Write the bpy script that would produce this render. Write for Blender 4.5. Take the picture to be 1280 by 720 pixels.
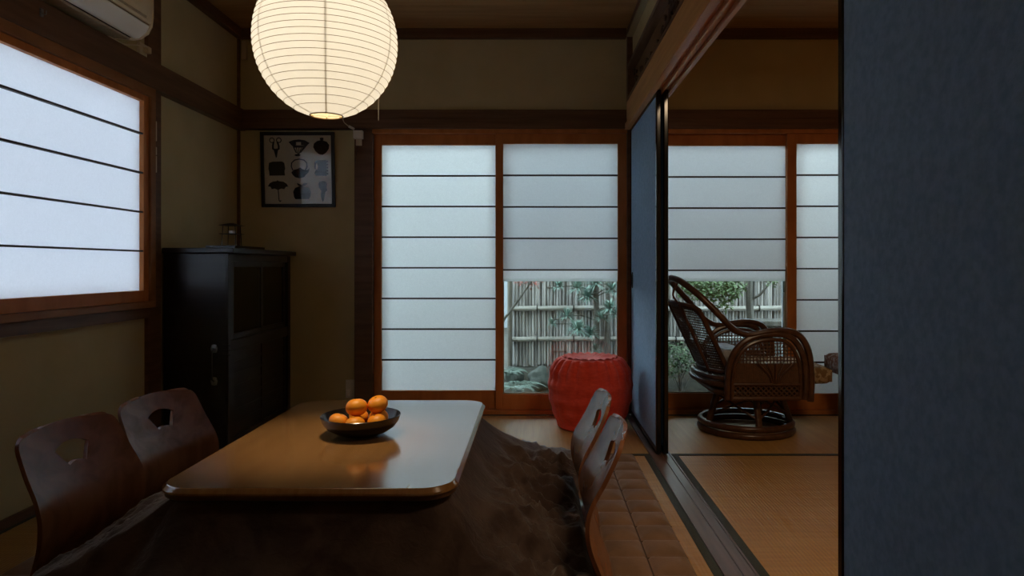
import bpy, bmesh, math, random
from mathutils import Vector, Matrix, noise
PI = math.pi
for o in list(bpy.data.objects):
    bpy.data.objects.remove(o)
SC = bpy.context.scene
COL = SC.collection

# ---------------------------------------------------------------- camera
EYE = 0.963
cam_data = bpy.data.cameras.new('camera')
cam = bpy.data.objects.new('camera', cam_data)
COL.objects.link(cam)
cam.location = (0, 0, EYE)
cam.rotation_euler = (PI / 2, 0, 0)
cam_data.sensor_width = 36.0
cam_data.lens = 855.0 / 1280.0 * 36.0
cam_data.shift_x = -28.0 / 1280.0
cam_data.shift_y = -27.0 / 1280.0
cam_data.clip_start = 0.02
SC.camera = cam

# ---------------------------------------------------------------- sky (even overcast) and exposure
SKY_STRENGTH = 8.0
world = bpy.data.worlds.new('overcast_sky')
SC.world = world
world.use_nodes = True
bgn = world.node_tree.nodes['Background']
bgn.inputs['Color'].default_value = (0.74, 0.88, 1.0, 1)
bgn.inputs['Strength'].default_value = SKY_STRENGTH
LAMP_POWER = 6.4
PENDANT_POWER = 18.0
POOL_SPOT_POWER = 30.0
SC.view_settings.view_transform = 'Standard'
SC.view_settings.look = 'None'
SC.view_settings.gamma = 1.0
SC.view_settings.exposure = 0.0
SC.cycles.max_bounces = 12
SC.cycles.diffuse_bounces = 6
SC.cycles.transmission_bounces = 8
SC.cycles.transparent_max_bounces = 24
SC.cycles.caustics_reflective = False
SC.cycles.caustics_refractive = False
SC.cycles.sample_clamp_indirect = 6.0

# ================================================================ helpers
WORLD = {}          # object -> world position of its local origin


class MB:
    """collects shapes (world coordinates) that become ONE mesh object"""
    def __init__(self):
        self.v, self.f = [], []

    def add(self, vs, fs):
        b = len(self.v)
        self.v.extend([tuple(p) for p in vs])
        self.f.extend([tuple(i + b for i in q) for q in fs])
        return self

    def box(self, x0, x1, y0, y1, z0, z1):
        vs = [(x, y, z) for x in (x0, x1) for y in (y0, y1) for z in (z0, z1)]
        return self.add(vs, [(0, 1, 3, 2), (4, 6, 7, 5), (0, 4, 5, 1), (2, 3, 7, 6), (0, 2, 6, 4), (1, 5, 7, 3)])

    def bar(self, a, b, w, h, up=(0, 0, 1)):
        """box beam from a to b, w wide (sideways), h high"""
        a, b = Vector(a), Vector(b)
        d = (b - a).normalized()
        u = Vector(up)
        s = d.cross(u)
        if s.length < 1e-5:
            s = d.cross(Vector((1, 0, 0)))
        s.normalize()
        u = s.cross(d).normalized()
        vs = []
        for p in (a, b):
            for i, j in ((-1, -1), (1, -1), (1, 1), (-1, 1)):
                vs.append(p + s * (i * w / 2) + u * (j * h / 2))
        return self.add(vs, [(0, 1, 2, 3), (7, 6, 5, 4), (0, 4, 5, 1), (1, 5, 6, 2), (2, 6, 7, 3), (3, 7, 4, 0)])

    def tube(self, pts, r, n=8, closed=False):
        pts = [Vector(p) for p in pts]
        m = len(pts)
        rr = r if isinstance(r, (list, tuple)) else [r] * m
        rings = []
        prev = None
        for i in range(m):
            if closed:
                t = pts[(i + 1) % m] - pts[i - 1]
            else:
                t = pts[min(i + 1, m - 1)] - pts[max(i - 1, 0)]
            t.normalize()
            if prev is None:
                u = t.cross(Vector((0, 0, 1)))
                if u.length < 1e-3:
                    u = t.cross(Vector((1, 0, 0)))
            else:
                u = prev - t * prev.dot(t)
                if u.length < 1e-5:
                    u = t.cross(Vector((1, 0, 0)))
            u.normalize()
            prev = u
            w = t.cross(u)
            rings.append([pts[i] + (u * math.cos(2 * PI * k / n) + w * math.sin(2 * PI * k / n)) * rr[i] for k in range(n)])
        vs = [p for q in rings for p in q]
        fs = []
        for i in range(m if closed else m - 1):
            j = (i + 1) % m
            for k in range(n):
                l = (k + 1) % n
                fs.append((i * n + k, j * n + k, j * n + l, i * n + l))
        if not closed:
            fs.append(tuple(range(n)))
            fs.append(tuple((m - 1) * n + k for k in reversed(range(n))))
        return self.add(vs, fs)

    def lathe(self, prof, n=32, c=(0, 0, 0), close=False, mod=None):
        """prof: (r, z) list turned about the vertical through c"""
        vs, fs = [], []
        m = len(prof)
        for (r, z) in prof:
            for k in range(n):
                a = 2 * PI * k / n
                q = r if mod is None else mod(r, z, a)
                vs.append((c[0] + q * math.cos(a), c[1] + q * math.sin(a), c[2] + z))
        for i in range(m if close else m - 1):
            j = (i + 1) % m
            for k in range(n):
                l = (k + 1) % n
                fs.append((i * n + k, i * n + l, j * n + l, j * n + k))
        if not close:
            if prof[0][0] > 1e-4:
                fs.append(tuple(reversed(range(n))))
            if prof[-1][0] > 1e-4:
                fs.append(tuple((m - 1) * n + k for k in range(n)))
        return self.add(vs, fs)

    def prism(self, poly, f, d0, d1):
        """2-D outline poly mapped by f(u, v, depth) and closed between the depths d0 and d1"""
        n = len(poly)
        vs = [f(u, v, d0) for u, v in poly] + [f(u, v, d1) for u, v in poly]
        fs = [tuple(range(n)), tuple(reversed(range(n, 2 * n)))]
        for k in range(n):
            l = (k + 1) % n
            fs.append((k, l, n + l, n + k))
        return self.add(vs, fs)

    def build(self, name, m, parent=None, smooth=False, bevel=0.0, origin=None, kind=None, label=None, angle=40):
        me = bpy.data.meshes.new(name)
        if parent is not None:
            off = WORLD[parent]
        elif origin is not None:
            off = Vector(origin)
        else:
            xs = [p[0] for p in self.v]; ys = [p[1] for p in self.v]; zs = [p[2] for p in self.v]
            off = Vector(((min(xs) + max(xs)) / 2, (min(ys) + max(ys)) / 2, min(zs)))
        me.from_pydata([(p[0] - off[0], p[1] - off[1], p[2] - off[2]) for p in self.v], [], self.f)
        bm = bmesh.new(); bm.from_mesh(me)
        bmesh.ops.recalc_face_normals(bm, faces=bm.faces)
        bm.to_mesh(me); bm.free()
        me.materials.append(m)
        if smooth:
            me.shade_smooth()
            try:
                me.set_sharp_from_angle(angle=math.radians(angle))
            except Exception:
                pass
        o = bpy.data.objects.new(name, me)
        COL.objects.link(o)
        if parent is not None:
            o.parent = parent
        else:
            o.location = off
        WORLD[o] = Vector(off)
        if bevel > 0:
            md = o.modifiers.new('bevel', 'BEVEL')
            md.width = bevel; md.segments = 2; md.limit_method = 'ANGLE'; md.angle_limit = math.radians(50)
        if kind:
            o['kind'] = kind
        if label:
            o['label'] = label
        return o


def empty(name, loc, kind=None):
    o = bpy.data.objects.new(name, None)
    o.empty_display_size = 0.1
    COL.objects.link(o)
    o.location = loc
    WORLD[o] = Vector(loc)
    if kind:
        o['kind'] = kind
    return o


def tag(o, label, cat, group=None):
    o['label'] = label; o['category'] = cat
    if group:
        o['group'] = group
    return o


def thing(name, loc, label, cat, group=None):
    return tag(empty(name, loc), label, cat, group)


def copy_tree(o, parent=None):
    c = o.copy()
    COL.objects.link(c)
    if parent is not None:
        c.parent = parent
    for ch in list(o.children):
        copy_tree(ch, c)
    return c


def box(name, m, x0, x1, y0, y1, z0, z1, parent=None, bevel=0.0, kind=None):
    return MB().box(x0, x1, y0, y1, z0, z1).build(name, m, parent, bevel=bevel, kind=kind)


def apply_mods(o):
    dg = bpy.context.evaluated_depsgraph_get()
    me = bpy.data.meshes.new_from_object(o.evaluated_get(dg))
    o.modifiers.clear()
    o.data = me


def arc(cx, cy, r, a0, a1, n, ry=None):
    ry = r if ry is None else ry
    return [(cx + r * math.cos(a0 + (a1 - a0) * i / n), cy + ry * math.sin(a0 + (a1 - a0) * i / n)) for i in range(n + 1)]


def spline(pts, n=8):
    """Catmull-Rom through pts"""
    P = [Vector(p) for p in pts]
    P = [P[0] * 2 - P[1]] + P + [P[-1] * 2 - P[-2]]
    out = []
    for i in range(1, len(P) - 2):
        a, b, c, d = P[i - 1:i + 3]
        for k in range(n):
            t = k / n
            out.append(0.5 * ((2 * b) + (c - a) * t + (2 * a - 5 * b + 4 * c - d) * t * t + (3 * b - a - 3 * c + d) * t ** 3))
    out.append(P[-2])
    return out


def smooth01(t):
    t = max(0.0, min(1.0, t))
    return t * t * (3 - 2 * t)


# ================================================================ materials
def mat(name, c1, c2=None, rough=0.6, scale=(8, 8, 8), detail=4, bump=0.0, bscale=None, metallic=0.0, coat=0.0, spec=0.5, sheen=0.0, dist=0.0, lo=0.35, hi=0.65):
    m = bpy.data.materials.new(name)
    m.use_nodes = True
    nt = m.node_tree
    b = nt.nodes['Principled BSDF']
    b.inputs['Base Color'].default_value = (*c1, 1)
    b.inputs['Roughness'].default_value = rough
    b.inputs['Metallic'].default_value = metallic
    b.inputs['Specular IOR Level'].default_value = spec
    if coat:
        b.inputs['Coat Weight'].default_value = coat
        b.inputs['Coat Roughness'].default_value = 0.12
    if sheen:
        b.inputs['Sheen Weight'].default_value = sheen
        b.inputs['Sheen Roughness'].default_value = 0.4
    tc = nt.nodes.new('ShaderNodeTexCoord')

    def noise_node(sc):
        mp = nt.nodes.new('ShaderNodeMapping')
        mp.inputs['Scale'].default_value = sc
        nt.links.new(tc.outputs['Object'], mp.inputs['Vector'])
        n = nt.nodes.new('ShaderNodeTexNoise')
        n.inputs['Scale'].default_value = 1.0
        n.inputs['Detail'].default_value = detail
        n.inputs['Distortion'].default_value = dist
        nt.links.new(mp.outputs[0], n.inputs['Vector'])
        return n
    if c2 is not None:
        n = noise_node(scale)
        r = nt.nodes.new('ShaderNodeValToRGB')
        r.color_ramp.elements[0].position = lo
        r.color_ramp.elements[1].position = hi
        r.color_ramp.elements[0].color = (*c1, 1)
        r.color_ramp.elements[1].color = (*c2, 1)
        nt.links.new(n.outputs['Fac'], r.inputs['Fac'])
        nt.links.new(r.outputs['Color'], b.inputs['Base Color'])
    if bump:
        n2 = noise_node(bscale or scale)
        bp = nt.nodes.new('ShaderNodeBump')
        bp.inputs['Strength'].default_value = bump
        bp.inputs['Distance'].default_value = 0.004
        nt.links.new(n2.outputs['Fac'], bp.inputs['Height'])
        nt.links.new(bp.outputs[0], b.inputs['Normal'])
    return m


def paper_mat(name, refl, trans, fibre=0.06, scale=90):
    """translucent paper: part of the light goes through, part comes back"""
    m = bpy.data.materials.new(name)
    m.use_nodes = True
    nt = m.node_tree
    nt.nodes.clear()
    out = nt.nodes.new('ShaderNodeOutputMaterial')
    tc = nt.nodes.new('ShaderNodeTexCoord')
    n = nt.nodes.new('ShaderNodeTexNoise')
    n.inputs['Scale'].default_value = scale
    n.inputs['Detail'].default_value = 5
    n.inputs['Distortion'].default_value = 1.5
    nt.links.new(tc.outputs['Object'], n.inputs['Vector'])
    r = nt.nodes.new('ShaderNodeValToRGB')
    r.color_ramp.elements[0].position = 0.3
    r.color_ramp.elements[1].position = 0.7
    r.color_ramp.elements[0].color = (*[c * (1 - fibre) for c in trans], 1)
    r.color_ramp.elements[1].color = (*[min(1, c * (1 + fibre)) for c in trans], 1)
    nt.links.new(n.outputs['Fac'], r.inputs['Fac'])
    d = nt.nodes.new('ShaderNodeBsdfDiffuse'); d.inputs['Color'].default_value = (*refl, 1)
    t = nt.nodes.new('ShaderNodeBsdfTranslucent')
    nt.links.new(r.outputs['Color'], t.inputs['Color'])
    a = nt.nodes.new('ShaderNodeAddShader')
    nt.links.new(d.outputs[0], a.inputs[0]); nt.links.new(t.outputs[0], a.inputs[1])
    nt.links.new(a.outputs[0], out.inputs['Surface'])
    return m


def glass_mat(name, tint=(0.93, 0.96, 0.95), ior=1.45, rough=0.0):
    m = bpy.data.materials.new(name)
    m.use_nodes = True
    nt = m.node_tree
    nt.nodes.clear()
    out = nt.nodes.new('ShaderNodeOutputMaterial')
    t = nt.nodes.new('ShaderNodeBsdfTransparent'); t.inputs['Color'].default_value = (*tint, 1)
    g = nt.nodes.new('ShaderNodeBsdfGlossy'); g.inputs['Roughness'].default_value = rough
    g.inputs['Color'].default_value = (1, 1, 1, 1)
    fr = nt.nodes.new('ShaderNodeFresnel'); fr.inputs['IOR'].default_value = ior
    mx = nt.nodes.new('ShaderNodeMixShader')
    nt.links.new(fr.outputs[0], mx.inputs[0]); nt.links.new(t.outputs[0], mx.inputs[1]); nt.links.new(g.outputs[0], mx.inputs[2])
    nt.links.new(mx.outputs[0], out.inputs['Surface'])
    return m


def tatami_mat_material(name, along):
    m = mat(name, (0.43, 0.225, 0.060), (0.50, 0.275, 0.080), rough=0.48, scale=(6, 6, 6) if along is None else ((3, 60, 3) if along == 'x' else (60, 3, 3)), spec=0.42)
    nt = m.node_tree
    b = nt.nodes['Principled BSDF']
    tc = nt.nodes.new('ShaderNodeTexCoord')
    w = nt.nodes.new('ShaderNodeTexWave')
    w.wave_type = 'BANDS'; w.bands_direction = 'X' if along == 'x' else 'Y'
    w.inputs['Scale'].default_value = 24.0
    w.inputs['Distortion'].default_value = 0.6
    w.inputs['Detail'].default_value = 1.0
    nt.links.new(tc.outputs['Object'], w.inputs['Vector'])
    bp = nt.nodes.new('ShaderNodeBump')
    bp.inputs['Strength'].default_value = 0.5; bp.inputs['Distance'].default_value = 0.002
    nt.links.new(w.outputs['Fac'], bp.inputs['Height'])
    nt.links.new(bp.outputs[0], b.inputs['Normal'])
    return m


M = {}
M['plaster'] = mat('olive_plaster', (0.54, 0.455, 0.25), (0.62, 0.525, 0.30), rough=0.9, scale=(5, 5, 5), bump=0.25, bscale=(160, 160, 160), spec=0.15, lo=0.25, hi=0.75)
M['ceiling'] = mat('ceiling_board', (0.40, 0.235, 0.095), (0.50, 0.30, 0.13), rough=0.6, scale=(1.5, 22, 4), spec=0.3)
M['dark_wood'] = mat('aged_dark_wood', (0.125, 0.062, 0.034), (0.185, 0.095, 0.052), rough=0.5, scale=(3, 3, 30), spec=0.35)
M['dark_wood_x'] = mat('aged_dark_wood_rail', (0.125, 0.062, 0.034), (0.185, 0.095, 0.052), rough=0.5, scale=(2, 30, 40), spec=0.35)
M['dark_wood_y'] = mat('aged_dark_wood_beam', (0.125, 0.062, 0.034), (0.185, 0.095, 0.052), rough=0.5, scale=(30, 2, 40), spec=0.35)
M['header_wood'] = mat('header_cedar', (0.50, 0.245, 0.085), (0.62, 0.33, 0.12), rough=0.45, scale=(40, 2, 40), spec=0.4)
M['groove_wood'] = mat('track_wood', (0.13, 0.075, 0.055), (0.19, 0.115, 0.085), rough=0.32, scale=(40, 2, 40), spec=0.5)
M['cedar'] = mat('shoji_cedar', (0.46, 0.155, 0.04), (0.58, 0.215, 0.06), rough=0.5, scale=(14, 14, 5), spec=0.25, detail=6)
M['cedar_dark'] = mat('aged_cedar', (0.27, 0.115, 0.042), (0.36, 0.165, 0.06), rough=0.5, scale=(14, 5, 14), spec=0.3, detail=6)
M['bar'] = mat('shoji_bar', (0.045, 0.03, 0.025), rough=0.6)
M['ranma'] = mat('carved_transom_wood', (0.15, 0.075, 0.035), (0.21, 0.11, 0.05), rough=0.55, scale=(30, 3, 30))
M['ranma_dark'] = mat('carved_transom_relief', (0.06, 0.032, 0.018), (0.10, 0.05, 0.025), rough=0.6, scale=(30, 30, 30))
M['pale_strip'] = mat('pale_ceiling_lath', (0.42, 0.36, 0.22), rough=0.6)
M['paper'] = paper_mat('shoji_paper', (0.36, 0.36, 0.34), (0.585, 0.595, 0.595))
M['paper_double'] = paper_mat('shoji_paper_doubled', (0.45, 0.45, 0.44), (0.45, 0.46, 0.465))
M['paper_window'] = paper_mat('window_shoji_paper', (0.40, 0.40, 0.39), (0.45, 0.44, 0.465), fibre=0.05)
M['lantern_paper'] = paper_mat('lantern_washi', (0.36, 0.35, 0.31), (0.250, 0.290, 0.375), fibre=0.03, scale=60)
M['glass'] = glass_mat('clear_glass')
M['glass_picture'] = glass_mat('picture_glass', (0.97, 0.97, 0.97), ior=1.42)
M['sash'] = mat('pale_aluminium', (0.62, 0.64, 0.66), rough=0.4, metallic=0.3)
M['fusuma'] = mat('navy_washi', (0.22, 0.355, 0.54), (0.29, 0.44, 0.64), rough=0.75, scale=(60, 60, 60), detail=8, bump=0.2, bscale=(150, 150, 150), spec=0.3)
M['lacquer'] = mat('black_lacquer', (0.006, 0.006, 0.007), rough=0.12, spec=0.5)
M['tatami_x'] = tatami_mat_material('tatami_rush_x', 'y')
M['tatami_y'] = tatami_mat_material('tatami_rush_y', 'x')
M['heri'] = mat('tatami_border_cloth', (0.032, 0.036, 0.026), (0.06, 0.066, 0.05), rough=0.8, scale=(300, 300, 300))
M['table'] = mat('oak_veneer', (0.30, 0.155, 0.055), (0.37, 0.20, 0.078), rough=0.17, scale=(60, 2.5, 10), spec=0.8, coat=1.0, detail=6)
M['table_edge'] = mat('dark_table_edge', (0.10, 0.05, 0.022), (0.14, 0.07, 0.03), rough=0.35, scale=(10, 10, 10))
M['quilt'] = mat('brown_plush', (0.058, 0.037, 0.031), (0.115, 0.080, 0.067), rough=0.95, scale=(7, 7, 9), detail=5, bump=0.9, bscale=(40, 40, 40), spec=0.1, sheen=0.45, dist=1.0)
M['rug'] = mat('brown_quilted_rug', (0.21, 0.13, 0.085), (0.29, 0.18, 0.12), rough=0.95, scale=(9, 9, 9), bump=0.4, bscale=(200, 200, 200), spec=0.1, sheen=0.25)
M['walnut'] = mat('walnut_ply', (0.20, 0.075, 0.033), (0.31, 0.125, 0.055), rough=0.27, scale=(40, 14, 2.2), spec=0.6, detail=6, dist=0.6)
M['walnut_edge'] = mat('ply_edge', (0.07, 0.03, 0.014), rough=0.5)
M['cabinet'] = mat('black_brown_cabinet', (0.010, 0.008, 0.008), (0.018, 0.014, 0.013), rough=0.28, scale=(3, 3, 30), spec=0.5)
M['iron'] = mat('dark_iron', (0.008, 0.008, 0.009), rough=0.5)
M['grey_iron'] = mat('worn_iron', (0.28, 0.29, 0.30), (0.2, 0.2, 0.2), rough=0.45, metallic=0.5, scale=(120, 120, 120))
M['red'] = mat('red_fabric', (0.80, 0.065, 0.035), (0.90, 0.09, 0.045), rough=0.8, scale=(30, 30, 90), bump=0.35, bscale=(220, 220, 320), spec=0.25, sheen=0.15)
M['bowl'] = mat('black_lacquer_bowl', (0.012, 0.010, 0.010), rough=0.2, spec=0.5)
M['orange'] = mat('mandarin_peel', (0.88, 0.29, 0.015), (0.92, 0.38, 0.03), rough=0.38, scale=(20, 20, 20), bump=0.25, bscale=(420, 420, 420), spec=0.5)
M['stem'] = mat('dry_stem', (0.12, 0.14, 0.03), rough=0.8)
M['rattan'] = mat('dark_rattan', (0.06, 0.025, 0.012), (0.105, 0.045, 0.021), rough=0.30, scale=(25, 25, 25), spec=0.5)
M['cane'] = mat('woven_cane', (0.075, 0.034, 0.016), (0.11, 0.05, 0.024), rough=0.45, scale=(60, 60, 60))
M['cushion'] = mat('brown_floral_cushion', (0.20, 0.125, 0.06), (0.40, 0.31, 0.2), rough=0.85, scale=(38, 38, 38), lo=0.52, hi=0.6, spec=0.2)
M['cushion2'] = mat('pink_floral_cushion', (0.24, 0.13, 0.10), (0.45, 0.40, 0.40), rough=0.85, scale=(40, 40, 40), lo=0.45, hi=0.6, spec=0.2)
M['grey_cloth'] = mat('grey_cloth', (0.30, 0.31, 0.34), (0.5, 0.51, 0.54), rough=0.9, scale=(25, 25, 25))
M['ac'] = mat('aged_ivory_plastic', (0.88, 0.79, 0.58), rough=0.42)
M['ac_flap'] = mat('pale_grey_plastic', (0.90, 0.87, 0.77), rough=0.35)
M['ac_under'] = mat('brown_lit_plastic', (0.45, 0.37, 0.25), (0.58, 0.50, 0.36), rough=0.6, scale=(12, 30, 12))  # browner than the front: paints in the brownish light on the underside
M['black'] = mat('black_gap', (0.004, 0.004, 0.004), rough=0.8)
M['white_plastic'] = mat('white_plastic', (0.82, 0.79, 0.72), rough=0.45)
M['ivory_plastic'] = mat('ivory_plastic', (0.68, 0.59, 0.42), rough=0.5)
M['frame_black'] = mat('black_picture_frame', (0.010, 0.009, 0.009), rough=0.4)
M['print_paper'] = mat('cream_print_paper', (0.92, 0.83, 0.66), rough=0.9)
M['ink'] = mat('black_ink', (0.012, 0.012, 0.013), rough=0.8)
M['rib'] = mat('lantern_bamboo_rib', (0.20, 0.14, 0.08), rough=0.7)
M['seam'] = mat('lantern_seam', (0.75, 0.60, 0.42), rough=0.7)
M['china'] = mat('white_china', (0.62, 0.58, 0.52), rough=0.25)
M['china_pink'] = mat('pink_china', (0.55, 0.33, 0.28), rough=0.3)
M['jar'] = mat('yellow_tin', (0.55, 0.46, 0.22), (0.3, 0.28, 0.2), rough=0.5, scale=(60, 60, 60))
M['wax'] = mat('white_wax', (0.75, 0.73, 0.68), rough=0.5)
# garden
M['bamboo'] = mat('weathered_bamboo', (0.12, 0.112, 0.108), (0.36, 0.34, 0.33), rough=0.7, scale=(26, 8, 2.2), detail=4)
M['bamboo_rail'] = mat('pale_bamboo_rail', (0.24, 0.225, 0.20), (0.31, 0.295, 0.265), rough=0.6, scale=(6, 30, 30))
M['bamboo_post'] = mat('dark_bamboo_post', (0.06, 0.052, 0.042), (0.11, 0.096, 0.075), rough=0.7, scale=(20, 20, 3))
M['soil'] = mat('garden_soil', (0.018, 0.016, 0.011), (0.035, 0.032, 0.022), rough=0.95, scale=(7, 7, 7), bump=0.8, bscale=(40, 40, 40))
M['rock'] = mat('mossy_rock', (0.012, 0.017, 0.012), (0.048, 0.053, 0.045), rough=0.9, scale=(9, 9, 9), bump=0.8, bscale=(30, 30, 30))
M['stone'] = mat('grey_stone', (0.06, 0.062, 0.06), (0.085, 0.088, 0.085), rough=0.9, scale=(25, 25, 25), bump=0.5, bscale=(60, 60, 60))
M['bark'] = mat('grey_bark', (0.05, 0.046, 0.04), (0.11, 0.105, 0.095), rough=0.9, scale=(30, 30, 6), bump=0.6, bscale=(60, 60, 10))
M['needle'] = mat('blue_green_needles', (0.09, 0.16, 0.135), (0.22, 0.32, 0.28), rough=0.55, scale=(12, 12, 12))
M['fern'] = mat('silver_green_fern', (0.045, 0.07, 0.05), (0.085, 0.125, 0.10), rough=0.6, scale=(12, 12, 12))
M['leaf'] = mat('green_leaves', (0.035, 0.08, 0.02), (0.10, 0.165, 0.06), rough=0.5, scale=(9, 9, 9))
M['leaf_dark'] = mat('dark_green_leaves', (0.025, 0.05, 0.02), (0.06, 0.10, 0.045), rough=0.5, scale=(12, 12, 12))
M['maple_red'] = mat('red_maple_leaves', (0.25, 0.03, 0.02), (0.36, 0.2, 0.18), rough=0.6, scale=(20, 20, 20))
M['neighbour'] = mat('pale_render', (0.22, 0.24, 0.26), rough=0.8)
M['outside'] = mat('outer_render', (0.35, 0.33, 0.28), rough=0.9)

# ================================================================ the setting
CEIL = 2.516
LX = -1.95           # left wall face
BY = 4.50            # back wall face
RX = 3.40            # right wall of the second room
NY = -1.20           # wall behind the camera

# ---- back wall (plaster around the two window openings)
wb = MB()
wb.box(LX - 0.12, -1.10, BY, BY + 0.12, -0.05, CEIL)
wb.box(-1.10, 0.66, BY, BY + 0.12, 1.90, CEIL)
wb.box(0.66, 0.70, BY, BY + 0.12, -0.05, CEIL)
wb.box(0.70, 2.56, BY, BY + 0.12, 1.90, CEIL)
wb.box(2.56, RX + 0.12, BY, BY + 0.12, -0.05, CEIL)
wb.build('wall_back', M['plaster'], kind='structure')
# ---- left wall with the window opening
WL0, WL1, WZ0, WZ1 = 1.70, 3.40, 0.78, 1.84
wl = MB()
wl.box(LX - 0.12, LX, NY, WL0, -0.05, CEIL)
wl.box(LX - 0.12, LX, WL0, WL1, -0.05, WZ0)
wl.box(LX - 0.12, LX, WL0, WL1, WZ1, CEIL)
wl.box(LX - 0.12, LX, WL1, BY, -0.05, CEIL)
wl.build('wall_left', M['plaster'], kind='structure')
box('wall_right', M['plaster'], RX, RX + 0.12, NY, BY, -0.05, CEIL, kind='structure')
box('wall_rear', M['plaster'], LX - 0.12, RX + 0.12, NY - 0.12, NY, -0.05, CEIL, kind='structure')

# ---- ceiling: boards with battens
ceil = MB().box(LX - 0.12, RX + 0.12, NY - 0.12, BY + 0.12, CEIL + 0.016, CEIL + 0.10).build('ceiling', M['black'], kind='structure')
y = BY
while y > NY:
    y0 = max(y - 0.43, NY)
    for (xa, xb) in ((LX, 0.62), (0.74, RX)):
        MB().box(xa, xb, y0 + 0.004, y, CEIL, CEIL + 0.015).build('ceiling_board', M['ceiling'], ceil)
    y = y0

# ---- ceiling mouldings
box('trim_1', M['dark_wood_x'], LX, 0.60, BY - 0.045, BY, CEIL - 0.062, CEIL, bevel=0.004, kind='structure')
box('trim_2', M['dark_wood_y'], LX, LX + 0.045, NY, BY - 0.045, CEIL - 0.062, CEIL, bevel=0.004, kind='structure')
box('trim_3', M['dark_wood_x'], 0.74, RX, BY - 0.045, BY, CEIL - 0.062, CEIL, bevel=0.004, kind='structure')

# ---- long head rails (nageshi)
nb = MB().box(LX + 0.05, 0.60, BY - 0.05, BY, 1.858, 1.984).box(LX + 0.05, 0.60, BY - 0.062, BY, 1.858, 1.925)
nb.build('trim_4', M['dark_wood_x'], bevel=0.004, kind='structure')
box('trim_5', M['dark_wood_y'], LX, LX + 0.05, NY, BY, 1.853, 1.990, bevel=0.004, kind='structure')
nb = MB().box(0.745, RX, BY - 0.05, BY, 1.858, 1.984).box(0.745, RX, BY - 0.062, BY, 1.858, 1.925)
nb.build('trim_6', M['dark_wood_x'], bevel=0.004, kind='structure')
# ---- posts
box('trim_7', M['dark_wood'], -1.176, -1.058, BY - 0.035, BY + 0.10, 0, 1.857, bevel=0.004, kind='structure')
box('trim_8', M['dark_wood'], 0.606, 0.735, BY - 0.045, BY + 0.10, 0, CEIL, bevel=0.004, kind='structure')
pl = MB().box(LX - 0.06, LX + 0.018, 3.42, 3.54, 0, 1.852).box(LX - 0.06, LX + 0.018, 3.42, 3.54, 1.991, CEIL - 0.063)
pl.build('trim_9', M['dark_wood'], kind='structure')
pc = MB().box(LX, LX + 0.016, BY - 0.016, BY, 0, 1.852).box(LX, LX + 0.016, BY - 0.016, BY, 1.991, CEIL - 0.063)
pc.build('trim_10', M['dark_wood'], kind='structure')
box('trim_11', M['dark_wood'], 2.50, 2.60, BY - 0.035, BY + 0.10, 0, 1.857, bevel=0.004, kind='structure')
# rail under the left window, skirting of the left wall
box('trim_12', M['dark_wood_y'], LX, LX + 0.03, 1.55, 3.42, 0.706, 0.758, kind='structure')
box('baseboard_left', M['dark_wood_y'], LX, LX + 0.015, NY, BY - 0.02, 0.0, 0.035, kind='structure')
box('baseboard_back', M['dark_wood_x'], LX + 0.016, -1.178, BY - 0.015, BY, 0.0, 0.035, kind='structure')

# ---- floor: concrete-like sub floor carrying tatami
floor = MB().box(LX - 0.12, RX + 0.12, NY - 0.12, BY + 0.12, -0.12, -0.05).build('floor', M['dark_wood'], kind='structure')


def tatami(x0, x1, y0, y1, along):
    """along: direction of the long side, whose two edges carry the cloth border"""
    g = 0.0015
    x0 += g; x1 -= g; y0 += g; y1 -= g
    t = MB().box(x0, x1, y0, y1, -0.05, 0.0).build('tatami_mat', M['tatami_x'] if along == 'x' else M['tatami_y'], floor)
    b = 0.03
    for s in (0, 1):
        if along == 'x':
            q = (x0, x1, y0, y0 + b) if s == 0 else (x0, x1, y1 - b, y1)
        else:
            q = (x0, x0 + b, y0, y1) if s == 0 else (x1 - b, x1, y0, y1)
        MB().box(*q, -0.01, 0.0022).build('mat_border', M['heri'], t)


SEAM = 3.478
tatami(-1.19, 0.59, SEAM, 4.44, 'x')
tatami(LX, -1.19, SEAM, 4.44, 'x')
tatami(-0.315, 0.59, SEAM - 1.81, SEAM, 'y')
tatami(-1.22, -0.315, SEAM - 1.81, SEAM, 'y')
tatami(LX, -1.22, 2.48, SEAM, 'y')
tatami(LX, -1.22, 0.70, 2.48, 'y')
tatami(-1.22, 0.59, SEAM - 2.72, SEAM - 1.81, 'x')
tatami(LX, 0.59, NY, 0.70, 'x')
tatami(0.70, 2.50, SEAM, 4.44, 'x')
tatami(2.50, RX, SEAM, 4.44, 'x')
tatami(0.70, 1.605, SEAM - 1.81, SEAM, 'y')
tatami(1.605, 2.51, SEAM - 1.81, SEAM, 'y')
tatami(2.51, RX, SEAM - 1.81, SEAM, 'y')
tatami(0.70, 2.50, 0.70, SEAM - 1.81, 'x')
tatami(2.50, RX, NY, SEAM - 1.81, 'y')
tatami(0.70, 2.50, NY, 0.70, 'x')
# door track on the floor between the rooms: board with three ridges
tr = MB().box(0.591, 0.699, NY, 4.455, -0.05, -0.003)
for x0, x1 in ((0.591, 0.618), (0.652, 0.658), (0.692, 0.699)):
    tr.box(x0, x1, NY, 4.455, -0.004, 0.003)
tr.build('trim_13', M['groove_wood'], kind='structure')
# sills in front of the shoji
box('trim_14', M['cedar'], -1.057, 0.605, 4.445, 4.62, -0.05, 0.026, bevel=0.002, kind='structure')
box('trim_15', M['cedar'], 0.736, 2.499, 4.445, 4.62, -0.05, 0.026, bevel=0.002, kind='structure')
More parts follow.
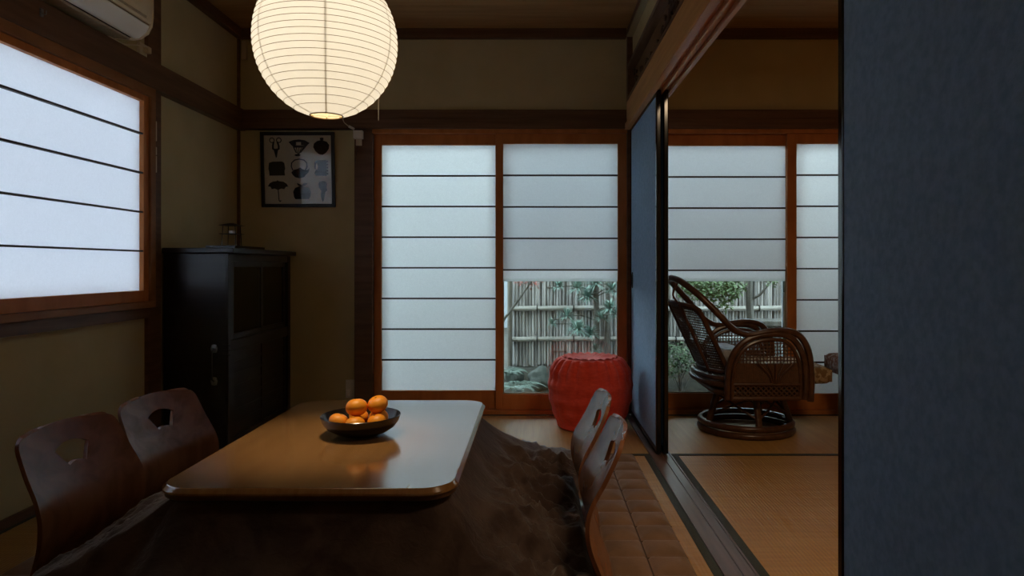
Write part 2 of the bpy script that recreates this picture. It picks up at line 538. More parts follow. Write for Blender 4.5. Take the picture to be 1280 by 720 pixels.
# head tracks above the shoji
box('trim_16', M['cedar'], -1.057, 0.605, 4.455, 4.62, 1.832, 1.90, bevel=0.002, kind='structure')
box('trim_17', M['cedar'], 0.736, 2.499, 4.455, 4.62, 1.832, 1.90, bevel=0.002, kind='structure')

# ---- the partition above the sliding doors
PY1 = 4.455
lin = MB().box(0.588, 0.71, NY, PY1, 1.872, 1.889)
for x0, x1 in ((0.588, 0.622), (0.650, 0.660), (0.690, 0.71)):
    lin.box(x0, x1, NY, PY1, 1.852, 1.873)
lin.build('trim_18', M['header_wood'], bevel=0.0015, kind='structure')
box('trim_19', M['header_wood'], 0.600, 0.720, NY, PY1, 1.890, 2.032, bevel=0.004, kind='structure')
# carved transom set in a frame
rf = MB()
rf.box(0.60, 0.72, NY, PY1, 2.033, 2.052); rf.box(0.60, 0.72, NY, PY1, 2.236, 2.262)
for yy in (PY1 - 0.05, 2.60, 0.78, NY):
    rf.box(0.602, 0.718, yy, yy + 0.05, 2.05, 2.24)
trans = rf.build('trim_20', M['dark_wood_y'], kind='structure')
MB().box(0.648, 0.660, NY + 0.05, PY1 - 0.05, 2.052, 2.236).build('transom_board', M['ranma'], trans)
rnd = random.Random(4)
cv = MB()
for yy0, yy1 in ((2.68, 4.38), (0.86, 2.56)):
    # a trailing branch with leaf clusters in low relief
    pts = []
    for i in range(30):
        t = i / 29
        pts.append((0.640, yy0 + (yy1 - yy0) * t, 2.10 + 0.06 * math.sin(t * 7.0) + 0.03 * t))
    cv.tube(pts, 0.008, 6)
    for i in range(70):
        p = pts[rnd.randrange(30)]
        cy, cz = p[1] + rnd.uniform(-0.05, 0.05), min(2.215, max(2.072, p[2] + rnd.uniform(-0.06, 0.07)))
        a = rnd.uniform(0, PI)
        l, w = rnd.uniform(0.016, 0.034), rnd.uniform(0.007, 0.014)
        poly = [(cy + l * math.cos(q) * math.cos(a) - w * math.sin(q) * math.sin(a), cz + l * math.cos(q) * math.sin(a) + w * math.sin(q) * math.cos(a)) for q in [2 * PI * k / 8 for k in range(8)]]
        poly = [(u, min(2.234, max(2.054, v))) for u, v in poly]
        cv.prism(poly, lambda u, v, d: (d, u, v), 0.636, 0.650)
cv.build('transom_carving', M['ranma_dark'], trans, kind='stuff')
box('wall_partition', M['plaster'], 0.64, 0.70, NY, PY1, 2.263, CEIL, kind='structure')
box('trim_21', M['dark_wood_y'], 0.605, 0.64, NY, PY1, CEIL - 0.045, CEIL, kind='structure')
box('trim_22', M['pale_strip'], 0.602, 0.64, NY, PY1, CEIL - 0.058, CEIL - 0.046, kind='structure')
box('trim_23', M['dark_wood_y'], 0.70, 0.74, NY, PY1, CEIL - 0.062, CEIL, kind='structure')


# ---- fusuma (sliding paper doors)
def fusuma(name, x0, y0, y1, pull_y, pull_side=-1):
    z0, z1 = 0.004, 1.868
    d = empty(name, (x0 + 0.0125, (y0 + y1) / 2, z0), 'structure')
    MB().box(x0 + 0.003, x0 + 0.022, y0 + 0.02, y1 - 0.02, z0 + 0.03, z1 - 0.03).build('paper_panel', M['fusuma'], d)
    MB().box(x0, x0 + 0.025, y0, y0 + 0.026, z0, z1).build('stile', M['lacquer'], d, bevel=0.005)
    MB().box(x0, x0 + 0.025, y1 - 0.026, y1, z0, z1).build('stile', M['lacquer'], d, bevel=0.005)
    MB().box(x0, x0 + 0.025, y0 + 0.0265, y1 - 0.0265, z0, z0 + 0.03).build('rail', M['lacquer'], d)
    MB().box(x0, x0 + 0.025, y0 + 0.0265, y1 - 0.0265, z1 - 0.03, z1).build('rail', M['lacquer'], d)
    px = x0 + 0.002 if pull_side < 0 else x0 + 0.023
    ring = [(px, pull_y + 0.021 * math.cos(a), 0.875 + 0.048 * math.sin(a)) for a in [2 * PI * k / 24 for k in range(24)]]
    p = MB().tube(ring, 0.0045, 6, closed=True).build('door_pull', M['iron'], d, smooth=True)
    MB().prism([(q[1], q[2]) for q in ring], lambda u, v, dd: (dd, u, v), px - 0.001, px + 0.0008).build('pull_cup', M['lacquer'], p)
    return d


fusuma('door_1', 0.623, 3.495, 4.44, 4.36, -1)
fusuma('door_2', 0.6605, 3.495, 4.44, 3.60, 1)
fusuma('door_3', 0.623, 0.46, 1.408, 0.58, -1)


# ---- shoji
def bays(z0, z1, n):
    return [(z0 + (z1 - z0) * k / n, z0 + (z1 - z0) * (k + 1) / n) for k in range(n)]


def shoji_full(root, xs0, x0, x1, xs1, yf, zb0, z0, z1, zt1, n):
    """paper panel: stiles xs0..x0 and x1..xs1, rails zb0..z0 and z1..zt1; yf is the room side face"""
    f = MB()
    f.box(xs0, x0, yf, yf + 0.03, zb0, zt1); f.box(x1, xs1, yf, yf + 0.03, zb0, zt1)
    f.box(x0, x1, yf, yf + 0.03, zb0, z0); f.box(x0, x1, yf, yf + 0.03, z1, zt1)
    fr = f.build('shoji_frame', M['cedar'], root, bevel=0.002)
    h = (z1 - z0) / n
    for k in range(n):
        MB().box(x0, x1, yf + 0.022, yf + 0.0235, z0 + k * h, z0 + (k + 1) * h).build('paper_pane', M['paper'], fr)
    for k in range(1, n):
        zz = z0 + k * h
        MB().box(x0, x1, yf + 0.006, yf + 0.0215, zz - 0.005, zz + 0.005).build('lattice_bar', M['bar'], fr)


def shoji_snow(root, xs0, x0, x1, xs1, yf, zb0, z0, z1, zt1, zm, zs):
    """snow-viewing panel: glass below, doubled paper above with the raised inner screen"""
    f = MB()
    f.box(xs0, x0, yf, yf + 0.03, zb0, zt1); f.box(x1, xs1, yf, yf + 0.03, zb0, zt1)
    f.box(x0, x1, yf, yf + 0.03, zb0, z0); f.box(x0, x1, yf, yf + 0.03, z1, zt1)
    fr = f.build('shoji_frame', M['cedar'], root, bevel=0.002)
    h = (z1 - zm) / 4
    for k in range(4):
        MB().box(x0, x1, yf + 0.022, yf + 0.0235, zm + k * h, zm + (k + 1) * h).build('paper_pane', M['paper_double'], fr)
    for k in range(0, 4):
        zz = zm + k * h
        MB().box(x0, x1, yf + 0.006, yf + 0.0215, zz - 0.005, zz + 0.005).build('lattice_bar', M['bar'], fr)
    MB().box(x0, x1, yf + 0.024, yf + 0.0255, zs + 0.003, zm - 0.005).build('raised_screen', M['paper'], fr)
    MB().box(x0 + 0.004, x1 - 0.004, yf + 0.0235, yf + 0.0265, z0, zs + 0.02).build('glass_pane', M['glass'], fr)
    bd = MB().box(x0, x0 + 0.006, yf + 0.016, yf + 0.0225, z0, zs).box(x1 - 0.006, x1, yf + 0.016, yf + 0.0225, z0, zs)
    bd.box(x0 + 0.006, x1 - 0.006, yf + 0.016, yf + 0.0225, z0, z0 + 0.006)
    bd.build('glazing_bead', M['pale_strip'], fr)


def sash(root, x0, x1, xm, y, z0, z1):
    """outer sliding glass doors in pale aluminium"""
    f = MB()
    f.box(x0, x0 + 0.05, y, y + 0.03, z0, z1); f.box(x1 - 0.05, x1, y, y + 0.03, z0, z1)
    f.box(xm - 0.028, xm + 0.028, y, y + 0.03, z0, z1)
    f.box(x0 + 0.05, xm - 0.028, y, y + 0.03, z0, z0 + 0.05); f.box(xm + 0.028, x1 - 0.05, y, y + 0.03, z0, z0 + 0.05)
    f.box(x0 + 0.05, xm - 0.028, y, y + 0.03, z1 - 0.05, z1); f.box(xm + 0.028, x1 - 0.05, y, y + 0.03, z1 - 0.05, z1)
    s = f.build('sash_frame', M['sash'], root, bevel=0.003)
    for a, b in ((x0 + 0.05, xm - 0.028), (xm + 0.028, x1 - 0.05)):
        MB().box(a, b, y + 0.013, y + 0.017, z0 + 0.05, z1 - 0.05).build('glass_pane', M['glass'], s)
    return s


ZT0, ZT1, ZB = 1.763, 1.831, 0.142
w2 = empty('window_2', (-0.22, 4.55, 0.027), 'structure')
YN, YF = 4.470, 4.503
shoji_full(w2, -1.056, -1.008, -0.256, -0.206, YF, 0.028, ZB + 0.002, ZT0, ZT1, 8)
shoji_snow(w2, -0.253, -0.205, 0.546, 0.604, YN, 0.028, 0.128, ZT0 + 0.003, ZT1, 0.940, 0.862)
sash(w2, -1.056, 0.604, -0.236, 4.585, -0.02, 1.831)
w3 = empty('window_3', (1.62, 4.55, 0.027), 'structure')
shoji_snow(w3, 0.738, 0.80, 1.660, 1.722, YF, 0.028, 0.128, ZT0 - 0.004, ZT1, 0.937, 0.862)
shoji_full(w3, 1.653, 1.714, 2.44, 2.498, YN, 0.028, ZB - 0.012, ZT0 + 0.003, ZT1, 8)
s3 = sash(w3, 0.738, 2.498, 1.695, 4.585, -0.02, 1.831)
lk = MB().box(1.667, 1.690, 4.572, 4.585, 0.79, 0.87).box(1.672, 1.684, 4.556, 4.573, 0.835, 0.855)
lk.build('sash_lock', M['iron'], s3, bevel=0.003)

# ---- window in the left wall
w1 = empty('window_1', (LX, 2.55, 0.76), 'structure')
FX = LX + 0.05
fm = MB()
fm.box(LX - 0.02, FX, 1.62, 3.435, 1.805, 1.851); fm.box(LX - 0.02, FX, 1.62, 3.435, 0.759, 0.79)
fm.box(LX - 0.02, FX, 3.392, 3.435, 0.79, 1.805); fm.box(LX - 0.02, FX, 1.62, 1.66, 0.79, 1.805)
wf = fm.build('window_frame', M['cedar_dark'], w1, bevel=0.002)


def side_shoji(y0, y1, xf):
    f = MB()
    f.box(xf - 0.03, xf, y0, y0 + 0.042, 0.791, 1.804); f.box(xf - 0.03, xf, y1 - 0.042, y1, 0.791, 1.804)
    f.box(xf - 0.03, xf, y0 + 0.042, y1 - 0.042, 0.791, 0.845); f.box(xf - 0.03, xf, y0 + 0.042, y1 - 0.042, 1.772, 1.804)
    fr = f.build('shoji_frame', M['cedar'], w1, bevel=0.002)
    zs = [0.845, 1.038, 1.229, 1.421, 1.613, 1.772]
    for k in range(5):
        MB().box(xf - 0.0235, xf - 0.022, y0 + 0.042, y1 - 0.042, zs[k], zs[k + 1]).build('paper_pane', M['paper_window'], fr)
    for z in zs[1:-1]:
        MB().box(xf - 0.0215, xf - 0.004, y0 + 0.042, y1 - 0.042, z - 0.004, z + 0.004).build('lattice_bar', M['bar'], fr)


side_shoji(2.20, 3.391, FX - 0.012)
side_shoji(1.661, 2.24, FX - 0.045)
sg = MB()
sg.box(LX - 0.11, LX - 0.08, 1.70, 1.74, 0.78, 1.84); sg.box(LX - 0.11, LX - 0.08, 3.36, 3.40, 0.78, 1.84)
sg.box(LX - 0.11, LX - 0.08, 1.74, 3.36, 0.78, 0.81); sg.box(LX - 0.11, LX - 0.08, 1.74, 3.36, 1.81, 1.84)
so = sg.build('sash_frame', M['sash'], w1)
MB().box(LX - 0.097, LX - 0.093, 1.74, 3.36, 0.81, 1.81).build('glass_pane', M['glass'], so)

# ================================================================ low table, quilt, rug
TZ = 0.39
TX0, TX1, TY0, TY1, TR = -0.995, -0.205, 1.755, 2.940, 0.095


def round_rect(x0, x1, y0, y1, r, n=10):
    p = []
    for cx, cy, a in ((x1 - r, y1 - r, 0), (x0 + r, y1 - r, PI / 2), (x0 + r, y0 + r, PI), (x1 - r, y0 + r, 1.5 * PI)):
        p += arc(cx, cy, r, a, a + PI / 2, n)
    return p


tb = thing('low_table', ((TX0 + TX1) / 2, (TY0 + TY1) / 2, 0.0255), 'low heated table with a glossy rounded brown wooden top over a dark quilt', 'table')


def stack_rings(mb, rings):
    n = len(rings[0][0])
    vs, fs = [], []
    for poly, z in rings:
        vs += [(u, v, z) for u, v in poly]
    for i in range(len(rings) - 1):
        for k in range(n):
            l = (k + 1) % n
            fs.append((i * n + k, i * n + l, (i + 1) * n + l, (i + 1) * n + k))
    fs.append(tuple(range(n))); fs.append(tuple((len(rings) - 1) * n + k for k in range(n)))
    mb.add(vs, fs)
    return mb


def tring(d):
    return round_rect(TX0 + d, TX1 - d, TY0 + d, TY1 - d, TR - d, 12)


stack_rings(MB(), [(tring(0.004), TZ - 0.020), (tring(0.0), TZ - 0.016), (tring(0.0005), TZ - 0.011), (tring(0.010), TZ - 0.001), (tring(0.0125), TZ)]).build('tabletop', M['table'], tb, smooth=True, angle=15)
stack_rings(MB(), [(tring(0.012), TZ - 0.034), (tring(0.006), TZ - 0.030), (tring(0.006), TZ - 0.0205)]).build('edge_band', M['table_edge'], tb)
MB().box(TX0 + 0.06, TX1 - 0.06, TY0 + 0.06, TY1 - 0.06, 0.295, 0.335).build('heater_frame', M['table_edge'], tb)
for sx in (TX0 + 0.06, TX1 - 0.12):
    for sy in (TY0 + 0.06, TY1 - 0.12):
        MB().box(sx, sx + 0.06, sy, sy + 0.06, 0.0255, 0.294).build('leg', M['table_edge'], tb, bevel=0.004)

# rug: quilted squares
RS = 0.135
RX1, RY1 = 0.505, 3.462
RX0, RY0 = RX1 - 16 * RS, RY1 - 19 * RS
nx, ny = 16 * 12, 19 * 12
vs, fs = [], []
for j in range(ny + 1):
    for i in range(nx + 1):
        x = RX0 + (RX1 - RX0) * i / nx; yy = RY0 + (RY1 - RY0) * j / ny
        u = abs(math.sin(PI * (x - RX1) / RS)); v = abs(math.sin(PI * (yy - RY1) / RS))
        h = 0.002 + 0.024 * min(u, v) ** 0.48 + 0.0008 * noise.noise((x * 14, yy * 14, 3))
        e = min(x - RX0, RX1 - x, yy - RY0, RY1 - yy)
        h *= smooth01(e / 0.02 + 0.25)
        vs.append((x, yy, max(0.003, h)))
for j in range(ny):
    for i in range(nx):
        a = j * (nx + 1) + i
        fs.append((a, a + 1, a + nx + 2, a + nx + 1))
rug = MB().add(vs, fs).build('quilted_rug', M['rug'], smooth=True, angle=180)
tag(rug, 'brown rug quilted in squares, spread on the tatami under the table and low chairs', 'rug')

# quilting seams: dark stitching bars that paint in the shade of the grooves
M['shade_thread'] = mat('dark_groove_shade_thread', (0.075, 0.042, 0.026), rough=0.9)
th_ = MB()
k = 1
while RX1 - k * RS > RX0 + 0.01:
    xx = RX1 - k * RS
    th_.box(xx - 0.002, xx + 0.002, RY0, RY1, 0.0022, 0.0068); k += 1
k = 1
while RY1 - k * RS > RY0 + 0.01:
    yy = RY1 - k * RS
    th_.box(RX0, RX1, yy - 0.002, yy + 0.002, 0.0022, 0.0060); k += 1
th_.build('groove_shade_thread', M['shade_thread'], rug, kind='stuff')

# quilt: rings from under the tabletop outward
per = []
core = round_rect(TX0 + 0.03, TX1 - 0.03, TY0 + 0.03, TY1 - 0.03, 0.07, 14)
closed = core + [core[0]]
for i in range(len(closed) - 1):
    a, b = Vector(closed[i]), Vector(closed[i + 1])
    k = max(1, int((b - a).length / 0.012))
    for q in range(k):
        per.append(a.lerp(b, q / k))
N = len(per)
norms = []
for i in range(N):
    t = per[(i + 4) % N] - per[i - 4]
    norms.append(Vector((t.y, -t.x)).normalized())
NT = 56
vs, fs = [], []
for j in range(NT + 1):
    t = j / NT
    for i in range(N):
        p, n = per[i], norms[i]
        # width of the spread in this direction
        wx = 0.412 if n.x > 0 else 0.392
        rough = 1.0 if n.x > -0.3 else 0.4
        rough *= 1 - 0.5 * smooth01((n.y - 0.2) / 0.4)
        wy = 0.54 if n.y > 0 else 0.62
        if n.x > 0:
            wx += 0.10 * smooth01((p.y - 2.78) / 0.12)
        w = ((abs(n.x) / wx) ** 4 + (abs(n.y) / wy) ** 4) ** -0.25
        side = smooth01((abs(n.x) - 0.55) / 0.35)
        # the quilt lies over the seats of the chairs along the long sides
        zf = 0.055 + side * 0.062 * (0.75 + 0.25 * math.cos((p.y - 2.35) * 9))
        if n.x < 0:
            zf += side * 0.04
        pos = p + n * (w * t)
        fold = math.sin(i * 0.105 + 2.2 * noise.noise((p.x * 3, p.y * 3, 0))) + 0.6 * noise.noise((p.x * 9, p.y * 9, t * 1.5))
        k = 2.3 if n.x > 0 else 1.35
        if n.y > 0.6:
            k = 2.3
        if n.y < -0.6:
            k = 3.2
        z = zf + (0.352 - zf) * (1 - t) ** k
        z += 0.016 * fold * smooth01(t * 2.2) * (1 - 0.4 * t)
        z += 0.036 * rough * noise.fractal((pos.x * 6, pos.y * 6, 5.0), 0.7, 2.1, 5) * smooth01((t - 0.08) * 2.5)
        wr = 1 - abs(noise.noise((pos.x * 8 + 3, pos.y * 6.5, 9.0))) * 2.2
        z += 0.020 * rough * (1 - smooth01((t - 0.72) / 0.2)) * max(0, wr) ** 2 * smooth01((t - 0.25) * 2.5)
        hem = 1 - smooth01((t - 0.72) / 0.2)
        wr = 1 - abs(noise.noise((pos.x * 15 + 7, pos.y * 11, 2.0))) * 2.6
        z += 0.026 * rough * hem * max(0, wr) ** 1.5 * smooth01((t - 0.15) * 2.5)
        out = 0.018 * fold * smooth01(t * 3) * (1 - t)
        if t > 0.93:
            z = z + (0.050 - z) * smooth01((t - 0.93) / 0.07)
        pos = pos + n * out
        if t < 0.12:
            z = min(z, 0.3535)
        vs.append((pos.x, pos.y, max(z, 0.050)))
for j in range(NT):
    for i in range(N):
        l = (i + 1) % N
        fs.append((j * N + i, j * N + l, (j + 1) * N + l, (j + 1) * N + i))
quilt = MB().add(vs, fs).build('table_quilt', M['quilt'], smooth=True, angle=180)
md = quilt.modifiers.new('thick', 'SOLIDIFY'); md.thickness = 0.012; md.offset = -1
tag(quilt, 'dark brown plush quilt hanging from the low table and spread over the seats', 'quilt')


# ================================================================ legless chairs
def zaisu_proto():
    root = empty('legless_chair', (0, 0, 0))
    prof = spline([(-0.060, 0.478), (-0.052, 0.455), (-0.012, 0.365), (0.030, 0.285), (0.042, 0.225), (0.034, 0.160), (0.008, 0.085), (-0.012, 0.030), (-0.014, 0.0)], 6)
    nv = len(prof); nu = 24
    vs, fs = [], []
    zt = 0.478
    for i, p in enumerate(prof):
        z = p[1]
        # half width: narrow at the foot and at the top, widest at a third of the height
        hw = 0.205 + 0.0 * z
        hw = 0.212 - 0.10 * max(0, z - 0.26) - 0.12 * max(0, 0.20 - z)
        r = 0.045
        dz = zt - z
        if dz < r:
            hw -= r - math.sqrt(max(0.0, r * r - (r - dz) ** 2))
        crown = 0.010
        for k in range(nu + 1):
            s = -1 + 2 * k / nu
            # hollow across, crowned along the top
            vs.append((p[0] - 0.022 * (1 - s * s) + 0.011, s * hw, z + crown * (1 - s * s) * smooth01((z - 0.36) / 0.118)))
    for i in range(nv - 1):
        for k in range(nu):
            a = i * (nu + 1) + k
            fs.append((a, a + 1, a + nu + 2, a + nu + 1))
    back = MB().add(vs, fs).build('backrest', M['walnut'], root, smooth=True, angle=50)
    sd = back.modifiers.new('thick', 'SOLIDIFY'); sd.thickness = 0.012; sd.offset = 0
    # fan shaped hand hole
    fan = arc(0, 0.300, 0.125, math.radians(58), math.radians(122), 14)
    fan += arc(0, 0.300, 0.062, math.radians(122), math.radians(58), 8)
    cut = MB().prism(fan, lambda u, v, d: (d, u, v), -0.12, 0.12).build('cutter', M['walnut_edge'])
    cut.location = (0, 0, 0); cut.data.transform(Matrix.Translation(WORLD[cut]))
    bo = back.modifiers.new('hole', 'BOOLEAN'); bo.object = cut; bo.operation = 'DIFFERENCE'; bo.solver = 'EXACT'
    bpy.context.view_layer.update()
    apply_mods(back)
    back.data.shade_smooth(); back.data.set_sharp_from_angle(angle=math.radians(30))
    wn = back.modifiers.new('normals', 'WEIGHTED_NORMAL'); wn.keep_sharp = True; wn.weight = 100
    bpy.data.objects.remove(cut)
    back.data.transform(Matrix.Diagonal((1, 1, 0.950, 1)))
    seat = [(0.004, -0.17), (0.36, -0.19)] + arc(0.36, -0.15, 0.04, -PI / 2, 0, 5)[1:] + arc(0.36, 0.15, 0.04, 0, PI / 2, 5) + [(0.004, 0.17)]
    MB().prism(seat, lambda u, v, d: (u, v, d), 0.004, 0.016).build('seat', M['walnut'], root, bevel=0.002)
    return root


zp = zaisu_proto()
chair_spots = [
    (0.205, 2.095, PI - 0.03, ''),
    (0.208, 2.560, PI + 0.01, ''),
    (-1.398, 2.112, -0.12, ''),
    (-1.370, 2.560, -0.20, ''),
]
chair_spots[0] = chair_spots[0][:3] + ('walnut legless chair seen edge-on beside the door track, farther from the red stool',)
chair_spots[1] = chair_spots[1][:3] + ('walnut legless chair with a pale sheen standing just before the red stool',)
chair_spots[2] = chair_spots[2][:3] + ('walnut legless chair under the side window, farther from the black cabinet',)
chair_spots[3] = chair_spots[3][:3] + ('walnut legless chair under the side window, next to the black cabinet',)
for i, (x, yy, a, lab) in enumerate(chair_spots):
    o = zp if i == 0 else copy_tree(zp)
    o.location = (x, yy, 0.0230); o.rotation_euler = (0, 0, a)
    tag(o, lab, 'chair', 'legless chairs around the low table')

# ================================================================ bowl of mandarins
BX, BYY = -0.592, 2.335
bw = MB().lathe([(0.060, 0.0), (0.062, 0.006), (0.085, 0.010), (0.112, 0.026), (0.127, 0.046), (0.133, 0.063), (0.1345, 0.066), (0.1325, 0.0675), (0.129, 0.063),
                 (0.122, 0.046), (0.106, 0.028), (0.080, 0.0155), (0.0, 0.014)], 56, (BX, BYY, TZ + 0.0005))
bowl = bw.build('fruit_bowl', M['bowl'], smooth=True, angle=50)
tag(bowl, 'shallow black lacquer bowl holding mandarins on the low table', 'bowl')


def mandarin(x, yy, z, r, tilt, az, label):
    root = thing('mandarin', (x, yy, z), label, 'fruit', 'mandarins in the black bowl')
    prof = []
    for i in range(17):
        a = -PI / 2 + PI * i / 16
        rr = r * math.cos(a)
        zz = 0.83 * r * math.sin(a)
        if i > 12:
            zz -= 0.12 * r * ((i - 12) / 4) ** 2 * (1.0)
        prof.append((max(rr, 0.0002), zz))
    MB().lathe(prof, 28, (x, yy, z), mod=lambda q, zz, a: q * (1 + 0.018 * math.cos(9 * a + az) * (1 if zz > 0 else 0.3))).build('peel', M['orange'], root, smooth=True, angle=180)
    zt = z + 0.83 * r * 1.0 - 0.12 * r
    MB().lathe([(0.0035, -0.002), (0.0035, 0.0012), (0.0015, 0.002)], 6, (x, yy, zt)).build('stem_button', M['stem'], root)
    root.rotation_euler = (tilt * math.cos(az), tilt * math.sin(az), 0)


bz = TZ + 0.0155
mandarin(BX - 0.068, BYY - 0.028, bz + 0.0345, 0.033, 0.3, 2.0, 'mandarin lying alone low in the bowl toward the window wall')
mandarin(BX - 0.004, BYY - 0.064, bz + 0.032, 0.033, 0.2, 4.0, 'mandarin sunk at the front of the bowl, almost hidden by the rim')
mandarin(BX + 0.052, BYY + 0.040, bz + 0.0345, 0.033, 0.4, 0.7, 'mandarin low in the bowl behind, peeping out on the glossy side')
mandarin(BX + 0.060, BYY - 0.030, bz + 0.0335, 0.032, 0.3, 5.0, 'mandarin low in the bowl under the two top ones, beside the rim')
mandarin(BX - 0.020, BYY + 0.050, bz + 0.033, 0.034, 0.3, 1.0, 'mandarin hidden at the back of the bowl beneath the top ones')
mandarin(BX - 0.011, BYY - 0.016, bz + 0.080, 0.0365, 0.25, 3.6, 'larger mandarin on top of the pile, over the dark front rim')
mandarin(BX + 0.056, BYY + 0.006, bz + 0.086, 0.0350, 0.35, 5.5, 'mandarin on top of the pile, leaning toward the shoji side')

# ================================================================ paper lantern
LCX, LCY, LCZ, LR, LH = -0.690, 2.27, 1.708, 0.232, 0.252
lan = thing('paper_lantern', (LCX, LCY, LCZ), 'large round white paper lantern with thin ribs, lit, hanging over the low table', 'lamp')
a0 = math.asin(0.052 / LR)
NR = 25
prof = []
ribs = MB()
for i in range(NR + 1):
    th = a0 + (PI - 2 * a0) * i / NR
    # even steps in height rather than in angle
    zz = math.cos(a0) * (1 - 2 * i / NR)
    th = math.acos(max(-1, min(1, zz)))
    rr, zc = LR * math.sin(th), LH * math.cos(th)
    prof.append((rr, zc))
    if i < NR:
        zz2 = math.cos(a0) * (1 - 2 * (i + 0.5) / NR)
        th2 = math.acos(zz2)
        prof.append((LR * math.sin(th2) - 0.0022, LH * math.cos(th2)))
    ring = [(LCX + (rr + 0.0004) * math.cos(2 * PI * k / 72), LCY + (rr + 0.0004) * math.sin(2 * PI * k / 72), LCZ + zc) for k in range(72)]
    ribs.tube(ring, 0.0008 if 0 < i < NR else 0.0025, 4, closed=True)
prof.reverse()
m = MB()
n = 72
for (r, z) in prof:
    m.v += [(LCX + r * math.cos(2 * PI * k / n), LCY + r * math.sin(2 * PI * k / n), LCZ + z) for k in range(n)]
for i in range(len(prof) - 1):
    for k in range(n):
        l = (k + 1) % n
        m.f.append((i * n + k, i * n + l, (i + 1) * n + l, (i + 1) * n + k))
shade = m.build('lamp_shade', M['lantern_paper'], lan, smooth=True, angle=180)
ribs.build('shade_ribs', M['rib'], shade, kind='stuff')
sm = MB()
for k in range(6):
    az = -PI / 2 + 0.28 + k * PI / 3
    pts = []
    for i in range(41):
        zz = math.cos(a0) * (1 - 2 * i / 40)
        th = math.acos(zz)
        pts.append((LCX + (LR - 0.014) * math.sin(th) * math.cos(az), LCY + (LR - 0.014) * math.sin(th) * math.sin(az), LCZ + (LH - 0.004) * math.cos(th)))
    sm.tube(pts, 0.0024, 4)
sm.build('inner_frame', M['seam'], shade, kind='stuff')
MB().lathe([(0.016, LH + 0.03), (0.018, LH - 0.02), (0.018, 0.10), (0.014, 0.08)], 16, (LCX, LCY, LCZ)).build('bulb_socket', M['white_plastic'], lan, smooth=True)
MB().tube([(LCX, LCY, LCZ + LH + 0.03), (LCX, LCY, CEIL - 0.03)], 0.003, 6).build('hanging_cord', M['white_plastic'], lan)
MB().lathe([(0.05, CEIL - LCZ - 0.032), (0.055, CEIL - LCZ - 0.02), (0.055, CEIL - LCZ - 0.001)], 24, (LCX, LCY, LCZ)).build('ceiling_rose', M['white_plastic'], lan, smooth=True)
sx, sy = LCX + 0.150, LCY + 0.10
MB().tube([(sx, sy, LCZ - 0.135), (sx, sy, LCZ - 0.24)], 0.0012, 5).build('pull_string', M['ivory_plastic'], lan)
ld = bpy.data.lights.new('lantern_bulb', 'POINT')
ld.energy = LAMP_POWER
ld.color = (1.0, 0.74, 0.43)
ld.shadow_soft_size = 0.07
lo = bpy.data.objects.new('lantern_bulb', ld)
COL.objects.link(lo)
lo.parent = lan
lo.location = (0, 0, 0.02)
# added spot under the bulb, there to make the warm pool on the table
l2 = bpy.data.lights.new('added_pool_spot', 'SPOT')
l2.energy = POOL_SPOT_POWER
l2.color = ld.color
l2.spot_size = math.radians(52)
l2.spot_blend = 0.9
l2.shadow_soft_size = 0.045
l2o = bpy.data.objects.new('added_pool_spot', l2)
COL.objects.link(l2o)
l2o.parent = lan
l2o.location = (0, 0, -0.215)

# ---- pendant lamp of the second room (beyond the frame, behind the near door)
QX, QY, QZ = 1.10, 1.25, 2.30
pen = thing('pendant_lamp', (QX, QY, QZ), 'pendant lamp with an opaque metal shade hanging in the next room', 'lamp')
MB().lathe([(0.300, 0.0), (0.285, 0.045), (0.17, 0.095), (0.045, 0.120), (0.03, 0.15), (0.028, 0.15), (0.040, 0.116), (0.165, 0.090), (0.281, 0.042), (0.297, 0.0)], 40, (QX, QY, QZ), close=True).build('lamp_shade', M['iron'], pen, smooth=True, angle=60)
MB().tube([(QX, QY, QZ + 0.151), (QX, QY, CEIL - 0.001)], 0.004, 6).build('hanging_cord', M['iron'], pen)
MB().lathe([(0.0, 0.012), (0.285, 0.012), (0.285, 0.018), (0.0, 0.018)], 40, (QX, QY, QZ)).build('diffuser', M['white_plastic'], pen)
pd_ = bpy.data.lights.new('pendant_bulb', 'AREA')
pd_.shape = 'DISK'
pd_.size = 0.54
pd_.energy = PENDANT_POWER
pd_.color = (1.0, 0.72, 0.44)
po = bpy.data.objects.new('pendant_bulb', pd_)
COL.objects.link(po)
po.parent = pen
po.location = (0, 0, 0.008)

# ================================================================ cabinet
CX0, CX1, CY0, CY1, CH = -1.932, -1.594, 3.56, 4.470, 1.060
cab = thing('cabinet', ((CX0 + CX1) / 2, (CY0 + CY1) / 2, 0.0), 'tall black wooden tea cabinet with glass front, in the corner beside the window', 'cabinet')
ZM = 0.545
body = MB()
body.box(CX0, CX1 - 0.012, CY0, CY0 + 0.02, 0.0, CH - 0.03)
body.box(CX0, CX1 - 0.012, CY1 - 0.02, CY1, 0.0, CH - 0.03)
body.box(CX0, CX0 + 0.012, CY0 + 0.02, CY1 - 0.02, 0.0, CH - 0.03)
body.box(CX0 + 0.012, CX1 - 0.02, CY0 + 0.02, CY1 - 0.02, 0.03, 0.05)
body.box(CX0 + 0.012, CX1 - 0.02, CY0 + 0.02, CY1 - 0.02, ZM - 0.01, ZM + 0.01)
body.box(CX0 + 0.012, CX1 - 0.03, CY0 + 0.02, CY1 - 0.02, 0.78, 0.792)
body.build('carcass', M['cabinet'], cab, bevel=0.002)
tp = MB().box(CX0, CX1 + 0.035, CY0 - 0.018, CY1 + 0.012, CH - 0.029, CH)
tp.build('top_board', M['cabinet'], cab, bevel=0.006)
fp = MB()
fp.box(CX1 - 0.028, CX1, CY0 + 0.001, CY0 + 0.045, 0.0, CH - 0.03)
